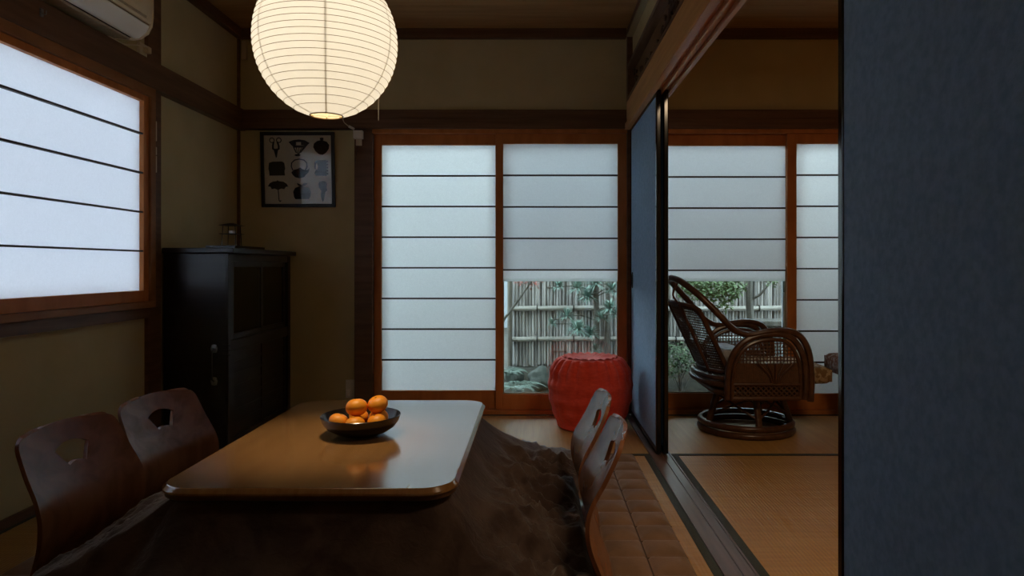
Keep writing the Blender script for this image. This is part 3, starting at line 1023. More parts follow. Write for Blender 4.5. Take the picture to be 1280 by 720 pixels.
fp.box(CX1 - 0.028, CX1, CY1 - 0.045, CY1 - 0.001, 0.0, CH - 0.03)
fp.box(CX1 - 0.026, CX1 - 0.002, CY0 + 0.045, CY1 - 0.045, CH - 0.07, CH - 0.03)
fp.box(CX1 - 0.026, CX1 - 0.002, CY0 + 0.045, CY1 - 0.045, ZM - 0.03, ZM + 0.03)
fp.box(CX1 - 0.026, CX1 - 0.002, CY0 + 0.045, CY1 - 0.045, 0.0, 0.06)
fp.build('front_frame', M['cabinet'], cab, bevel=0.003)
ym = (CY0 + CY1) / 2
for k, (ya, yb) in enumerate(((CY0 + 0.046, ym + 0.02), (ym - 0.02, CY1 - 0.046))):
    xo = CX1 - 0.010 - 0.012 * k
    d = MB().box(xo - 0.005, xo + 0.005, ya, ya + 0.035, ZM + 0.031, CH - 0.071).box(xo - 0.005, xo + 0.005, yb - 0.035, yb, ZM + 0.031, CH - 0.071)
    d.box(xo - 0.005, xo + 0.005, ya + 0.035, yb - 0.035, ZM + 0.031, ZM + 0.06).box(xo - 0.005, xo + 0.005, ya + 0.035, yb - 0.035, CH - 0.10, CH - 0.071)
    dd = d.build('glass_door', M['cabinet'], cab, bevel=0.0015)
    MB().box(xo - 0.001, xo + 0.001, ya + 0.035, yb - 0.035, ZM + 0.06, CH - 0.10).build('glass_pane', M['glass'], dd)
    d = MB().box(xo - 0.006, xo + 0.004, ya, yb, 0.061, ZM - 0.031)
    for q in range(1, 7):
        zz = 0.06 + q * (ZM - 0.09) / 7
        d.box(xo - 0.006, xo + 0.007, ya + 0.03, yb - 0.03, zz - 0.008, zz + 0.008)
    d.box(xo - 0.006, xo + 0.008, ya, ya + 0.03, 0.061, ZM - 0.031).box(xo - 0.006, xo + 0.008, yb - 0.03, yb, 0.061, ZM - 0.031)
    d.build('slatted_door', M['cabinet'], cab, bevel=0.001)
# iron drop handle on the side board
hy, hx = CY0 - 0.001, CX1 - 0.072
for hz in (0.365, 0.535):
    hd = MB()
    hd.lathe([(0.0, -0.022), (0.013, -0.020), (0.019, 0.0), (0.013, 0.020), (0.0, 0.022)], 12, (0, 0, 0))
    for i in range(len(hd.v) - 60, len(hd.v)):
        p = hd.v[i]
        hd.v[i] = (hx + p[0], hy - 0.002 + p[1] * 0.12, hz + p[2])
    hd.build('handle_plate', M['grey_iron'], cab, smooth=True)
MB().tube(spline([(hx, hy - 0.003, 0.535), (hx, hy - 0.026, 0.515), (hx, hy - 0.028, 0.45), (hx, hy - 0.026, 0.385), (hx, hy - 0.003, 0.365)], 5), 0.0045, 7).build('bail_handle', M['iron'], cab, smooth=True)
hg = MB()
for q in (0.500, 0.525, 0.550):
    hg.box(CX1 - 0.03, CX1 + 0.003, CY0 - 0.0035, CY0 + 0.02, q - 0.005, q + 0.005)
hg.build('iron_strap', M['iron'], cab)


def cup(name, x, yy, z, r, h, m_, label, cat, grp=None):
    o = MB().lathe([(r * 0.62, 0), (r * 0.7, 0.004), (r * 0.95, h * 0.45), (r, h), (r * 0.93, h), (r * 0.86, h * 0.45), (r * 0.55, 0.008), (0.0, 0.008)], 24, (x, yy, z)).build(name, m_, smooth=True, angle=50)
    tag(o, label, cat, grp)


cup('tea_bowl', CX1 - 0.075, 3.70, 0.7925, 0.045, 0.055, M['china_pink'], 'pinkish tea bowl on the upper shelf behind cabinet glass', 'bowl')
cup('tea_cup', CX1 - 0.10, 3.685, 0.5555, 0.035, 0.05, M['china'], 'small white cup behind the cabinet glass, lower shelf, nearest', 'cup')
cup('serving_dish', CX1 - 0.085, 4.14, 0.5555, 0.050, 0.024, M['china'], 'shallow pale dish low behind the far cabinet glass', 'dish')
o = MB().lathe([(0.032, 0), (0.034, 0.002), (0.034, 0.075), (0.035, 0.076), (0.035, 0.098), (0.030, 0.102), (0, 0.102)], 24, (CX1 - 0.075, 3.765, 0.5555)).build('tea_tin', M['jar'], smooth=True)
tag(o, 'yellowish tea tin with lid behind the cabinet glass, lower shelf', 'tin')
o = MB().lathe([(0.028, 0), (0.04, 0.02), (0.04, 0.05), (0.02, 0.065), (0.008, 0.07), (0.008, 0.08), (0, 0.082)], 24, (CX1 - 0.085, 3.67, 0.792)).build('sugar_pot', M['china'], smooth=True)
bpy.data.objects.remove(o)

# tray and small lantern on the cabinet
ty0, ty1 = 3.62, 4.02
tr_ = MB().box(-1.74, -1.585, ty0, ty1, CH + 0.0005, CH + 0.008).box(-1.74, -1.732, ty0, ty1, CH + 0.008, CH + 0.014).box(-1.593, -1.585, ty0, ty1, CH + 0.008, CH + 0.014)
tr_.box(-1.732, -1.593, ty0, ty0 + 0.008, CH + 0.008, CH + 0.014).box(-1.732, -1.593, ty1 - 0.008, ty1, CH + 0.008, CH + 0.014)
tray = tr_.build('tray', M['lacquer'])
tag(tray, 'flat black tray on top of the tall black cabinet', 'tray')
lx, ly, lz = -1.655, 3.74, CH + 0.0085
tl = thing('candle_lantern', (lx, ly, lz), 'small black wire candle lantern with a flat roof on the cabinet top', 'lantern')
s = 0.042
MB().box(lx - s, lx + s, ly - s, ly + s, lz, lz + 0.006).build('base', M['iron'], tl)
for ax in (-1, 1):
    for ay in (-1, 1):
        MB().tube([(lx + ax * s * 0.9, ly + ay * s * 0.9, lz + 0.006), (lx + ax * s * 0.78, ly + ay * s * 0.78, lz + 0.117)], 0.0022, 6).build('post', M['iron'], tl)
MB().box(lx - s * 1.15, lx + s * 1.15, ly - s * 1.15, ly + s * 1.15, lz + 0.070, lz + 0.073).build('shelf', M['iron'], tl)
MB().lathe([(0.018, 0), (0.018, 0.016), (0.0, 0.016)], 16, (lx + 0.004, ly, lz + 0.0735)).build('candle', M['wax'], tl, smooth=True)
rf = MB()
a = s * 1.25
rf.add([(lx - a, ly - a, lz + 0.117), (lx + a, ly - a, lz + 0.117), (lx + a, ly + a, lz + 0.117), (lx - a, ly + a, lz + 0.117),
        (lx - 0.012, ly - 0.012, lz + 0.130), (lx + 0.012, ly - 0.012, lz + 0.130), (lx + 0.012, ly + 0.012, lz + 0.130), (lx - 0.012, ly + 0.012, lz + 0.130)],
       [(0, 1, 2, 3), (4, 5, 6, 7), (0, 1, 5, 4), (1, 2, 6, 5), (2, 3, 7, 6), (3, 0, 4, 7)])
rf.build('roof', M['iron'], tl)

# ================================================================ red stool
SX, SY = 0.335, 4.115
st = thing('red_stool', (SX, SY, 0.003), 'red fabric barrel stool with pleated panels, standing before the glass panel', 'stool')
NP = 22


def pleat(r, z, a):
    q = abs(math.sin(a * NP / 2))
    k = 0.004 + 0.020 * smooth01((z - 0.25) / 0.12)
    band = 0.0035 * math.cos(z * 2 * PI / 0.085)
    if z < 0.02 or z > 0.41:
        k *= 0.5
    return r * 1.0 - k * (1 - q ** 0.6) + band


sp = spline([(0.178, 0, 0.0), (0.196, 0, 0.012), (0.215, 0, 0.06), (0.240, 0, 0.14), (0.253, 0, 0.22), (0.250, 0, 0.29), (0.240, 0, 0.345), (0.222, 0, 0.385), (0.196, 0, 0.408), (0.165, 0, 0.416)], 5)
MB().lathe([(p[0], p[2]) for p in sp], NP * 8, (SX, SY, 0.003), mod=pleat).build('stool_body', M['red'], st, smooth=True, angle=180)
tpv, tpf = [], []
rads = [0.166, 0.15, 0.125, 0.10, 0.07, 0.04, 0.012]
na = NP * 6
for ri, r in enumerate(rads):
    for k in range(na):
        a = 2 * PI * k / na
        q = abs(math.sin(a * NP / 2 + ri * 0.25))
        tpv.append((SX + r * math.cos(a), SY + r * math.sin(a), 0.003 + 0.412 + 0.009 * q * (r / 0.166) + 0.004 - 0.004 * (1 - r / 0.166)))
for ri in range(len(rads) - 1):
    for k in range(na):
        l = (k + 1) % na
        tpf.append((ri * na + k, ri * na + l, (ri + 1) * na + l, (ri + 1) * na + k))
tpf.append(tuple((len(rads) - 1) * na + k for k in range(na)))
MB().add(tpv, tpf).build('stool_top', M['red'], st, smooth=True, angle=180)


# ================================================================ rattan swivel chair (built facing +x about the origin)
def rattan_proto():
    root = empty('rattan_chair', (0, 0, 0))
    # base: two stacked rings, legs and braces
    def ring(r, z, n=40):
        return [(r * math.cos(2 * PI * k / n), r * math.sin(2 * PI * k / n), z) for k in range(n)]
    MB().tube(ring(0.262, 0.019), 0.0185, 9, True).build('base_ring', M['rattan'], root, smooth=True)
    MB().tube(ring(0.258, 0.058), 0.0185, 9, True).build('base_ring', M['rattan'], root, smooth=True)
    for k in range(5):
        a = -PI / 2 + 2 * PI * k / 5
        ca, sa = math.cos(a), math.sin(a)
        MB().tube([(0.245 * ca, 0.245 * sa, 0.070), (0.19 * ca, 0.19 * sa, 0.235)], 0.019, 9).build('leg', M['rattan'], root, smooth=True)
        b = a + 2 * PI / 5
        for (p, q) in ((a, b), (b, a)):
            pts = spline([(0.235 * math.cos(p), 0.235 * math.sin(p), 0.105), (0.19 * math.cos((p * 0.6 + q * 0.4)), 0.19 * math.sin((p * 0.6 + q * 0.4)), 0.165), (0.185 * math.cos(q), 0.185 * math.sin(q), 0.22)], 5)
            MB().tube(pts, 0.007, 6).build('brace', M['rattan'], root, smooth=True)
    MB().lathe([(0.0, 0.225), (0.20, 0.225), (0.205, 0.235), (0.205, 0.248), (0.0, 0.248)], 32).build('swivel_plate', M['iron'], root, smooth=True)
    # seat frame
    def seat_loop(z, g=0.0):
        return [(u, v, z) for u, v in round_rect(-0.235 - g, 0.250 + g, -0.275 - g, 0.275 + g, 0.10, 8)]
    MB().tube(seat_loop(0.265), 0.017, 8, True).build('seat_rail', M['rattan'], root, smooth=True)
    MB().tube(seat_loop(0.300), 0.013, 8, True).build('seat_rail', M['rattan'], root, smooth=True)
    MB().prism(round_rect(-0.23, 0.245, -0.27, 0.27, 0.10, 8), lambda u, v, d: (u, v, d), 0.288, 0.302).build('seat', M['cane'], root)
    # arms with arched woven panels
    for s in (-1, 1):
        yy = 0.302 * s
        arch = [(0.232, yy, 0.235), (0.236, yy, 0.34), (0.222, yy, 0.47), (0.165, yy, 0.565), (0.085, yy, 0.592), (-0.02, yy, 0.585), (-0.105, yy, 0.548), (-0.165, yy, 0.47), (-0.19, yy, 0.36), (-0.192, yy, 0.235)]
        sa = spline(arch, 7)
        MB().tube(sa, 0.0175, 9).build('arm_arch', M['rattan'], root, smooth=True)
        inner = [(p[0] * 0.87 + 0.003, yy, 0.235 + (p[2] - 0.235) * 0.915) for p in sa]
        MB().tube(inner, 0.011, 8).build('arm_arch', M['rattan'], root, smooth=True)
        # outline test for the filling
        poly = [(p[0], p[2]) for p in inner]

        def top_at(x):
            best = None
            for (xa, za), (xb, zb) in zip(poly, poly[1:]):
                if (xa - x) * (xb - x) <= 0 and xa != xb:
                    z = za + (zb - za) * (x - xa) / (xb - xa)
                    best = z if best is None else max(best, z)
            return best

        def span_at(z):
            xs = []
            for (xa, za), (xb, zb) in zip(poly, poly[1:]):
                if (za - z) * (zb - z) <= 0 and za != zb:
                    xs.append(xa + (xb - xa) * (z - za) / (zb - za))
            return (min(xs), max(xs)) if len(xs) > 1 else None
        cane = MB()
        x = -0.16
        while x < 0.205:
            t = top_at(x)
            if t and t > 0.44:
                cane.bar((x, yy, 0.425), (x, yy, t), 0.0058, 0.003, up=(0, 1, 0))
            x += 0.0185
        z = 0.43
        while z < 0.565:
            sp_ = span_at(z)
            if sp_:
                cane.bar((sp_[0], yy, z), (sp_[1], yy, z), 0.0035, 0.0058)
            z += 0.0185
        cane.build('arm_weave', M['cane'], root, kind='stuff')
        # close vertical strips below with fan ribs over them
        sl = MB()
        x = -0.16
        while x < 0.205:
            sl.bar((x, yy, 0.325), (x, yy, 0.43), 0.0115, 0.004, up=(0, 1, 0))
            x += 0.0122
        sl.build('arm_strips', M['cane'], root, kind='stuff')
        for q in (-0.9, -0.45, 0.0, 0.45, 0.9):
            pts = spline([(0.07 + 0.02 * q, yy + 0.008 * s, 0.325), (0.07 + 0.045 * q, yy + 0.010 * s, 0.375), (0.07 + 0.11 * q, yy + 0.010 * s, 0.435)], 5)
            MB().tube(pts, 0.0055, 6).build('fan_rib', M['rattan'], root, smooth=True)
        MB().tube([(-0.165, yy, 0.318), (0.205, yy, 0.318)], 0.0105, 8).build('arm_rail', M['rattan'], root, smooth=True)
        MB().tube([(-0.165, yy, 0.242), (0.205, yy, 0.242)], 0.0125, 8).build('arm_rail', M['rattan'], root, smooth=True)
        dm = MB()
        for k in range(-3, 15):
            x0 = -0.165 + k * 0.028
            for d in (1, -1):
                xa, xb = (x0, x0 + 0.062) if d > 0 else (x0 + 0.062, x0)
                za, zb = 0.25, 0.312
                # clip to the panel
                def clip(xq, zq, xo, zo):
                    if xq < -0.163:
                        t = (-0.163 - xq) / (xo - xq); return (-0.163, zq + (zo - zq) * t)
                    if xq > 0.203:
                        t = (0.203 - xq) / (xo - xq); return (0.203, zq + (zo - zq) * t)
                    return (xq, zq)
                if max(xa, xb) < -0.16 or min(xa, xb) > 0.20:
                    continue
                p = clip(xa, za, xb, zb); q = clip(xb, zb, xa, za)
                if abs(p[1] - q[1]) > 0.004:
                    dm.bar((p[0], yy + d * 0.0015, p[1]), (q[0], yy + d * 0.0015, q[1]), 0.0058, 0.003, up=(0, 1, 0))
        dm.build('lower_lattice', M['cane'], root, kind='stuff')
    # long pole: from the front foot up over the arm and along the back to the head loop
    for s in (-1, 1):
        yy = 0.302 * s
        pts = spline([(0.262, yy, 0.225), (0.266, yy, 0.36), (0.250, yy, 0.50), (0.195, yy, 0.588), (0.11, yy, 0.612), (0.02, yy, 0.605), (-0.075, yy, 0.590), (-0.155, yy * 0.985, 0.618), (-0.235, yy * 0.93, 0.700), (-0.33, yy * 0.80, 0.800), (-0.405, yy * 0.58, 0.868), (-0.430, yy * 0.30, 0.889), (-0.436, 0, 0.894)], 6)
        MB().tube(pts, 0.0185, 9).build('arm_pole', M['rattan'], root, smooth=True)
    # back: a curved woven panel inside a bent frame
    def bp(u, v):
        """u -1..1 across, v 0..1 upward"""
        w = 0.235 + 0.045 * v
        ang = u * 1.02
        cx = -0.235 - 0.185 * v
        depth = 0.115 - 0.02 * v
        return Vector((cx + depth * (1 - math.cos(ang)) * 2.0 - 0.02, w * math.sin(ang) / math.sin(1.02), 0.335 + (0.40 + 0.02 * math.cos(ang * 1.2)) * v))
    loop = [bp(-1, 0.02 + 0.92 * k / 10) for k in range(11)] + [bp(-1 + 2 * k / 16, 0.985) for k in range(1, 16)] + [bp(1, 0.94 - 0.92 * k / 10) for k in range(11)]
    MB().tube(loop, 0.0155, 8).build('back_frame', M['rattan'], root, smooth=True)
    for v in (0.0, 0.09):
        MB().tube([bp(-1.02 + 2.04 * k / 20, v) + Vector((-0.006, 0, 0)) for k in range(21)], 0.014, 8).build('back_rail', M['rattan'], root, smooth=True)
    for u in (-0.52, 0.52):
        MB().tube([bp(u, k / 10) + Vector((-0.012, 0, 0)) for k in range(11)], 0.010, 7).build('back_rib', M['rattan'], root, smooth=True)
    wv = MB()
    for k in range(-17, 18):
        u = k / 18
        for q in range(8):
            wv.bar(bp(u, 0.10 + 0.87 * q / 8), bp(u, 0.10 + 0.87 * (q + 1) / 8), 0.0058, 0.0025, up=(1, 0, 0))
    for k in range(1, 25):
        v = 0.10 + 0.87 * k / 25
        for q in range(16):
            wv.bar(bp(-1 + 2 * q / 16, v), bp(-1 + 2 * (q + 1) / 16, v), 0.0025, 0.0070)
    wv.build('back_weave', M['cane'], root, kind='stuff')
    # wrapped curved rails behind the seat
    for r, z in ((0.02, 0.345), (0.03, 0.312)):
        pts = spline([(-0.18, -0.295, z), (-0.24 - r, -0.20, z), (-0.275 - r, 0, z), (-0.24 - r, 0.20, z), (-0.18, 0.295, z)], 6)
        MB().tube(pts, 0.015, 8).build('back_rail', M['rattan'], root, smooth=True)
    # ties between the head loop and the back frame
    for u in (-0.42, 0.42):
        p = bp(u, 0.985)
        MB().tube(spline([p, p + Vector((-0.035, 0, 0.055)), Vector((-0.425, p.y * 1.0, 0.876))], 5), 0.006, 6).build('head_tie', M['rattan'], root, smooth=True)
    return root


rp = rattan_proto()
RCX, RCY = 1.245, 4.035
rp.location = (RCX, RCY, 0.001)
rp.rotation_euler = (0, 0, 0.0)
tag(rp, 'dark rattan swivel armchair with woven sides on a round base, before the garden window', 'chair', 'rattan armchairs in the next room')
rc2 = copy_tree(rp)
R2X = 2.228
rc2.location = (R2X, RCY, 0.001)
rc2.rotation_euler = (0, 0, PI)
tag(rc2, 'second rattan armchair facing the first, hidden behind the near navy door', 'chair', 'rattan armchairs in the next room')


def cushion(cx, cy, z0, lx_, ly_, h, m_, label):
    n = 22
    vs, fs = [], []
    for sgn in (1, -1):
        for j in range(n + 1):
            for i in range(n + 1):
                u, v = -1 + 2 * i / n, -1 + 2 * j / n
                pu = max(0.0, 1 - abs(u) ** 14) ** 0.5; pv = max(0.0, 1 - abs(v) ** 14) ** 0.5
                sc = 1 - 0.04 * (abs(u) * abs(v)) ** 2
                vs.append((cx + u * lx_ / 2 * sc, cy + v * ly_ / 2 * sc, z0 + h / 2 + sgn * h / 2 * (0.62 + 0.30 * pu * pv + 0.08 * (1 - u * u) * (1 - v * v))))
    K = (n + 1) ** 2
    for b in (0, K):
        for j in range(n):
            for i in range(n):
                a = b + j * (n + 1) + i
                fs.append((a, a + 1, a + n + 2, a + n + 1))
    for i in range(n):
        for a, b in ((i, i + 1), (n * (n + 1) + i, n * (n + 1) + i + 1), (i * (n + 1), (i + 1) * (n + 1)), (i * (n + 1) + n, (i + 1) * (n + 1) + n)):
            fs.append((a, b, b + K, a + K))
    o = MB().add(vs, fs).build('seat_cushion', m_, smooth=True, angle=70)
    tag(o, label, 'cushion', 'rattan chair seat cushions')
    return o


cushion(RCX + 0.115, RCY, 0.304, 0.60, 0.52, 0.105, M['cushion'], 'thick brown patterned seat cushion sticking out of the rattan armchair front')
cushion(R2X - 0.125, RCY, 0.304, 0.60, 0.52, 0.128, M['cushion2'], 'pinkish patterned cushion edge peeping out beside the near navy door')
o = cushion(RCX - 0.115, RCY + 0.02, 0.41, 0.13, 0.40, 0.085, M['grey_cloth'], 'grey cushion lying at the back of the rattan armchair seat')
o['group'] = 'rattan chair seat cushions'

# ================================================================ picture
PX0, PX1, PZ0, PZ1 = -1.789, -1.305, 1.352, 1.841
pic = thing('picture_frame', ((PX0 + PX1) / 2, BY - 0.001, PZ0), 'square black framed print of nine black silhouettes of household things, on the wall', 'picture')
PD = 0.018
fr = MB()
bt = 0.022
fr.box(PX0, PX0 + bt, BY - PD, BY - 0.002, PZ0, PZ1).box(PX1 - bt, PX1, BY - PD, BY - 0.002, PZ0, PZ1)
fr.box(PX0 + bt, PX1 - bt, BY - PD, BY - 0.002, PZ0, PZ0 + bt).box(PX0 + bt, PX1 - bt, BY - PD, BY - 0.002, PZ1 - bt, PZ1)
fr.build('frame', M['frame_black'], pic, bevel=0.002)
pp = MB().box(PX0 + bt, PX1 - bt, BY - 0.008, BY - 0.003, PZ0 + bt, PZ1 - bt).build('print', M['print_paper'], pic)
MB().box(PX0 + bt, PX1 - bt, BY - 0.013, BY - 0.0115, PZ0 + bt, PZ1 - bt).build('glass_pane', M['glass_picture'], pic)


def shp(polys):
    """outlines in the photo crop's 754x720 frame -> flat ink on the print"""
    mb = MB()
    k = 0

    def f(u, v, d):
        x = (PX0 + bt) + (u - 68) / (648 - 68) * (PX1 - PX0 - 2 * bt)
        z = (PZ1 - bt) - (v - 66) / (652 - 66) * (PZ1 - PZ0 - 2 * bt)
        return (x, d, z)
    for po in polys:
        mb.prism(po, f, BY - 0.0082 - 0.0001 * k, BY - 0.0079)
        k += 1
    mb.build('silhouette', M['ink'], pp)


def band(pts, w):
    """thick stroke along pts as quads"""
    out = []
    for (a, b) in zip(pts, pts[1:]):
        a, b = Vector(a), Vector(b)
        n = (b - a).normalized(); n = Vector((-n.y, n.x)) * w / 2
        e = (b - a).normalized() * w * 0.2
        out.append([tuple(a + n - e), tuple(b + n + e), tuple(b - n + e), tuple(a - n - e)])
    return out


# scissors
shp(band(arc(138, 107, 20, 0, 2 * PI, 16), 7) + band(arc(198, 107, 20, 0, 2 * PI, 16), 7) + band([(152, 124), (146, 155), (146, 180), (164, 190)], 14) + band([(186, 124), (196, 155), (196, 180), (178, 190)], 14) + [[(150, 180), (192, 180), (184, 215), (176, 256), (170, 256), (160, 215)]])
# fan with an oval opening and ribs
shp([[(280, 122), (320, 106), (370, 100), (420, 107), (462, 130), (430, 160), (410, 150), (388, 148), (388, 122), (345, 122), (345, 148), (322, 156), (312, 156)],
     [(312, 150), (440, 152), (385, 215), (372, 215), (400, 170), (330, 170), (352, 215), (340, 215)]] + band([(345, 160), (358, 225)], 6) + band([(372, 160), (364, 225)], 6) + band([(392, 165), (370, 225)], 6) + [arc(356, 234, 26, 0, 2 * PI, 14, 10)])
# pouch
shp([[(552, 86), (580, 84), (582, 100), (576, 108), (610, 120), (630, 148), (626, 180), (604, 212), (572, 232), (540, 226), (510, 200), (492, 166), (500, 134), (526, 114), (556, 106), (550, 98)]])
# satchel
shp([[(108, 300), (140, 290), (220, 288), (240, 300), (247, 352), (240, 366), (244, 408), (110, 410), (108, 372), (102, 350)]])
# kettle
shp(band([(312, 362), (300, 330), (304, 300), (330, 276), (370, 268), (410, 276), (434, 300), (436, 335), (420, 362)], 9) +
    [[(300, 382), (320, 360), (362, 350), (368, 342), (382, 342), (388, 350), (412, 360), (440, 362), (456, 346), (448, 380), (424, 402), (410, 420), (370, 432), (335, 424), (312, 404)]])
# brush
shp([[(500, 300), (510, 284), (530, 278), (600, 276), (604, 290), (604, 412), (512, 408), (500, 390), (506, 372), (512, 360), (526, 358), (530, 330), (524, 304), (512, 302), (510, 360), (500, 350)]] + [[(604, 280 + 26 * q), (618, 280 + 26 * q), (618, 298 + 26 * q), (604, 298 + 26 * q)] for q in range(5)])
# umbrella
shp([[(178, 446), (186, 456), (230, 462), (258, 480), (270, 504), (248, 506), (236, 526), (210, 520), (182, 532), (150, 520), (128, 526), (118, 506), (94, 500), (112, 474), (140, 460), (172, 456)]] + band([(182, 520), (188, 620), (196, 632), (206, 624)], 8))
# knotted bundle
shp([[(345, 472), (370, 482), (388, 492), (402, 476), (440, 474), (420, 492), (398, 502), (440, 510), (464, 545), (462, 580), (448, 610), (330, 612), (318, 590), (312, 545), (330, 515), (372, 500), (352, 490)]])
# glove
shp([[(540, 462), (570, 456), (596, 460), (604, 480), (600, 515), (608, 535), (590, 548), (584, 575), (578, 612), (568, 638), (556, 610), (550, 580), (556, 540), (536, 510), (533, 480)]])
pic.rotation_euler = (math.radians(3.4), 0, 0)

# ================================================================ air conditioner
AY0, AY1 = 2.34, 3.13
ac = thing('air_conditioner', (LX, (AY0 + AY1) / 2, 1.995), 'ivory wall air conditioner above the side window', 'air conditioner')
outer = [(0.0, 2.005), (0.115, 1.995), (0.150, 2.000), (0.182, 2.022), (0.200, 2.055), (0.205, 2.10), (0.205, 2.23), (0.19, 2.262), (0.0, 2.268)]
# profile in (distance from the wall, height): lower housing, louver flap, front panel, ends
MB().prism([(0.0, 2.006), (0.105, 1.997), (0.108, 2.03), (0.150, 2.05), (0.190, 2.09), (0.190, 2.23), (0.18, 2.258), (0.0, 2.262)], lambda u, v, d: (LX + 0.001 + u, d, v), AY0 + 0.012, AY1 - 0.012).build('housing', M['ac_under'], ac)
MB().prism([(0.122, 2.002), (0.148, 2.002), (0.180, 2.024), (0.197, 2.055), (0.192, 2.060), (0.172, 2.034), (0.146, 2.012), (0.124, 2.010)], lambda u, v, d: (LX + u, d, v), AY0 + 0.014, AY1 - 0.014).build('louver_flap', M['ac_flap'], ac, smooth=True)
MB().prism([(0.196, 2.064), (0.205, 2.070), (0.209, 2.11), (0.207, 2.225), (0.196, 2.255), (0.190, 2.255), (0.191, 2.066)], lambda u, v, d: (LX + u, d, v), AY0 + 0.013, AY1 - 0.013).build('front_panel', M['ac'], ac, bevel=0.002)
for q in (2.078, 2.084):
    MB().box(LX + 0.204, LX + 0.2105, AY0 + 0.04, AY1 - 0.06, q, q + 0.0022).build('panel_line', M['ac_under'], ac)
for d0, d1 in ((AY0, AY0 + 0.012), (AY1 - 0.012, AY1)):
    MB().prism(outer, lambda u, v, d: (LX + 0.001 + u * 1.02, d, v), d0, d1).build('end_cap', M['ac'], ac, bevel=0.004)
MB().box(LX + 0.109, LX + 0.121, AY0 + 0.02, AY1 - 0.02, 2.004, 2.02).build('air_slot', M['black'], ac)
MB().tube(spline([(LX + 0.03, AY1 - 0.05, 2.003), (LX + 0.035, AY1 + 0.05, 1.998), (LX + 0.03, 3.27, 2.022), (LX + 0.045, 3.375, 2.045)], 6), 0.004, 6).build('power_cord', M['ivory_plastic'], ac)
# its outlet on the post
oc = thing('wall_outlet', (LX, 3.38, 2.0), 'ivory outlet with plug on the dark post below the air conditioner', 'outlet', 'wall outlets')
MB().box(LX + 0.001, LX + 0.018, 3.35, 3.415, 1.998, 2.065).build('outlet_box', M['ivory_plastic'], oc, bevel=0.003)
MB().box(LX + 0.0185, LX + 0.046, 3.372, 3.405, 2.018, 2.050).build('plug', M['ivory_plastic'], oc, bevel=0.004)

# small outlet with adapter and cable at the top of the post
ou = thing('wall_outlet', (-1.150, BY - 0.036, 1.75), 'ivory outlet with white adapter high on the dark post beside the print', 'outlet', 'wall outlets')
yo = BY - 0.036
MB().box(-1.163, -1.125, yo - 0.010, yo, 1.750, 1.795).build('outlet_plate', M['ivory_plastic'], ou, bevel=0.002)
MB().box(-1.172, -1.112, yo - 0.045, yo - 0.0105, 1.790, 1.843).build('adapter', M['white_plastic'], ou, bevel=0.003)
MB().bar((-1.200, yo - 0.045, 1.868), (-1.165, yo - 0.040, 1.850), 0.016, 0.016).build('plug', M['white_plastic'], ou, bevel=0.003)
MB().tube(spline([(-1.200, yo - 0.045, 1.868), (-1.232, yo - 0.05, 1.90), (-1.24, yo - 0.04, 1.96), (-1.235, yo - 0.025, 2.05), (-1.235, yo + 0.028, 2.25), (-1.235, yo + 0.028, 2.44)], 6), 0.0035, 6).build('cord', M['ivory_plastic'], ou)
MB().tube(spline([(-1.150, yo - 0.004, 1.75), (-1.160, yo - 0.004, 1.70), (-1.170, yo - 0.003, 1.63)], 5), 0.0015, 5).build('thin_wire', M['iron'], ou)

lo_ = thing('wall_outlet', (-1.205, BY - 0.001, 0.105), 'cream outlet with white plug low on the wall, behind the table corner', 'outlet', 'wall outlets')
MB().box(-1.240, -1.178, BY - 0.008, BY - 0.0005, 0.098, 0.218).build('outlet_plate', M['white_plastic'], lo_, bevel=0.002)
MB().box(-1.232, -1.200, BY - 0.035, BY - 0.0085, 0.115, 0.158).build('plug', M['white_plastic'], lo_, bevel=0.004)

o = MB().box(-1.918, -1.886, BY - 0.024, BY - 0.0005, 2.318, 2.440).build('wall_sensor', M['ivory_plastic'], bevel=0.004)
tag(o, 'narrow pale box on the wall in the upper corner by the ceiling', 'sensor')
hk = MB().box(LX + 0.0505, LX + 0.056, 2.625, 2.640, 1.925, 1.955)
hk.tube(spline([(LX + 0.055, 2.632, 1.935), (LX + 0.070, 2.632, 1.932), (LX + 0.072, 2.632, 1.948)], 4), 0.002, 6)
o = hk.build('wall_hook', M['grey_iron'])
tag(o, 'tiny pale hook on the dark rail below the air conditioner', 'hook')
cd = thing('hanging_cord', (LX + 0.022, 3.475, 1.44), 'thin pale cord with small toggles hanging on the post beside the window', 'cord')
MB().tube([(LX + 0.023, 3.475, 1.852), (LX + 0.024, 3.475, 1.70)], 0.0018, 5).build('cord', M['ivory_plastic'], cd)
for z0, z1 in ((1.60, 1.70), (1.53, 1.57), (1.44, 1.525)):
    MB().box(LX + 0.0185, LX + 0.030, 3.469, 3.481, z0, z1).build('toggle', M['ivory_plastic'], cd, bevel=0.002)
MB().tube([(LX + 0.024, 3.475, 1.60), (LX + 0.024, 3.475, 1.525)], 0.0018, 5).build('cord', M['ivory_plastic'], cd)

# ================================================================ garden
rnd = random.Random(11)


def ground_h(x, yy):
    if yy < 5.1:
        h = -0.42
    elif yy < 6.0:
        h = -0.42 + 0.22 * smooth01((yy - 5.1) / 0.9)
    elif yy < 6.5:
        h = -0.20 + 0.20 * smooth01((yy - 6.0) / 0.5)
    else:
        h = 0.0
    return h + 0.03 * noise.noise((x * 2.5, yy * 2.5, 1.0)) * (1 if yy > 5.0 else 0)


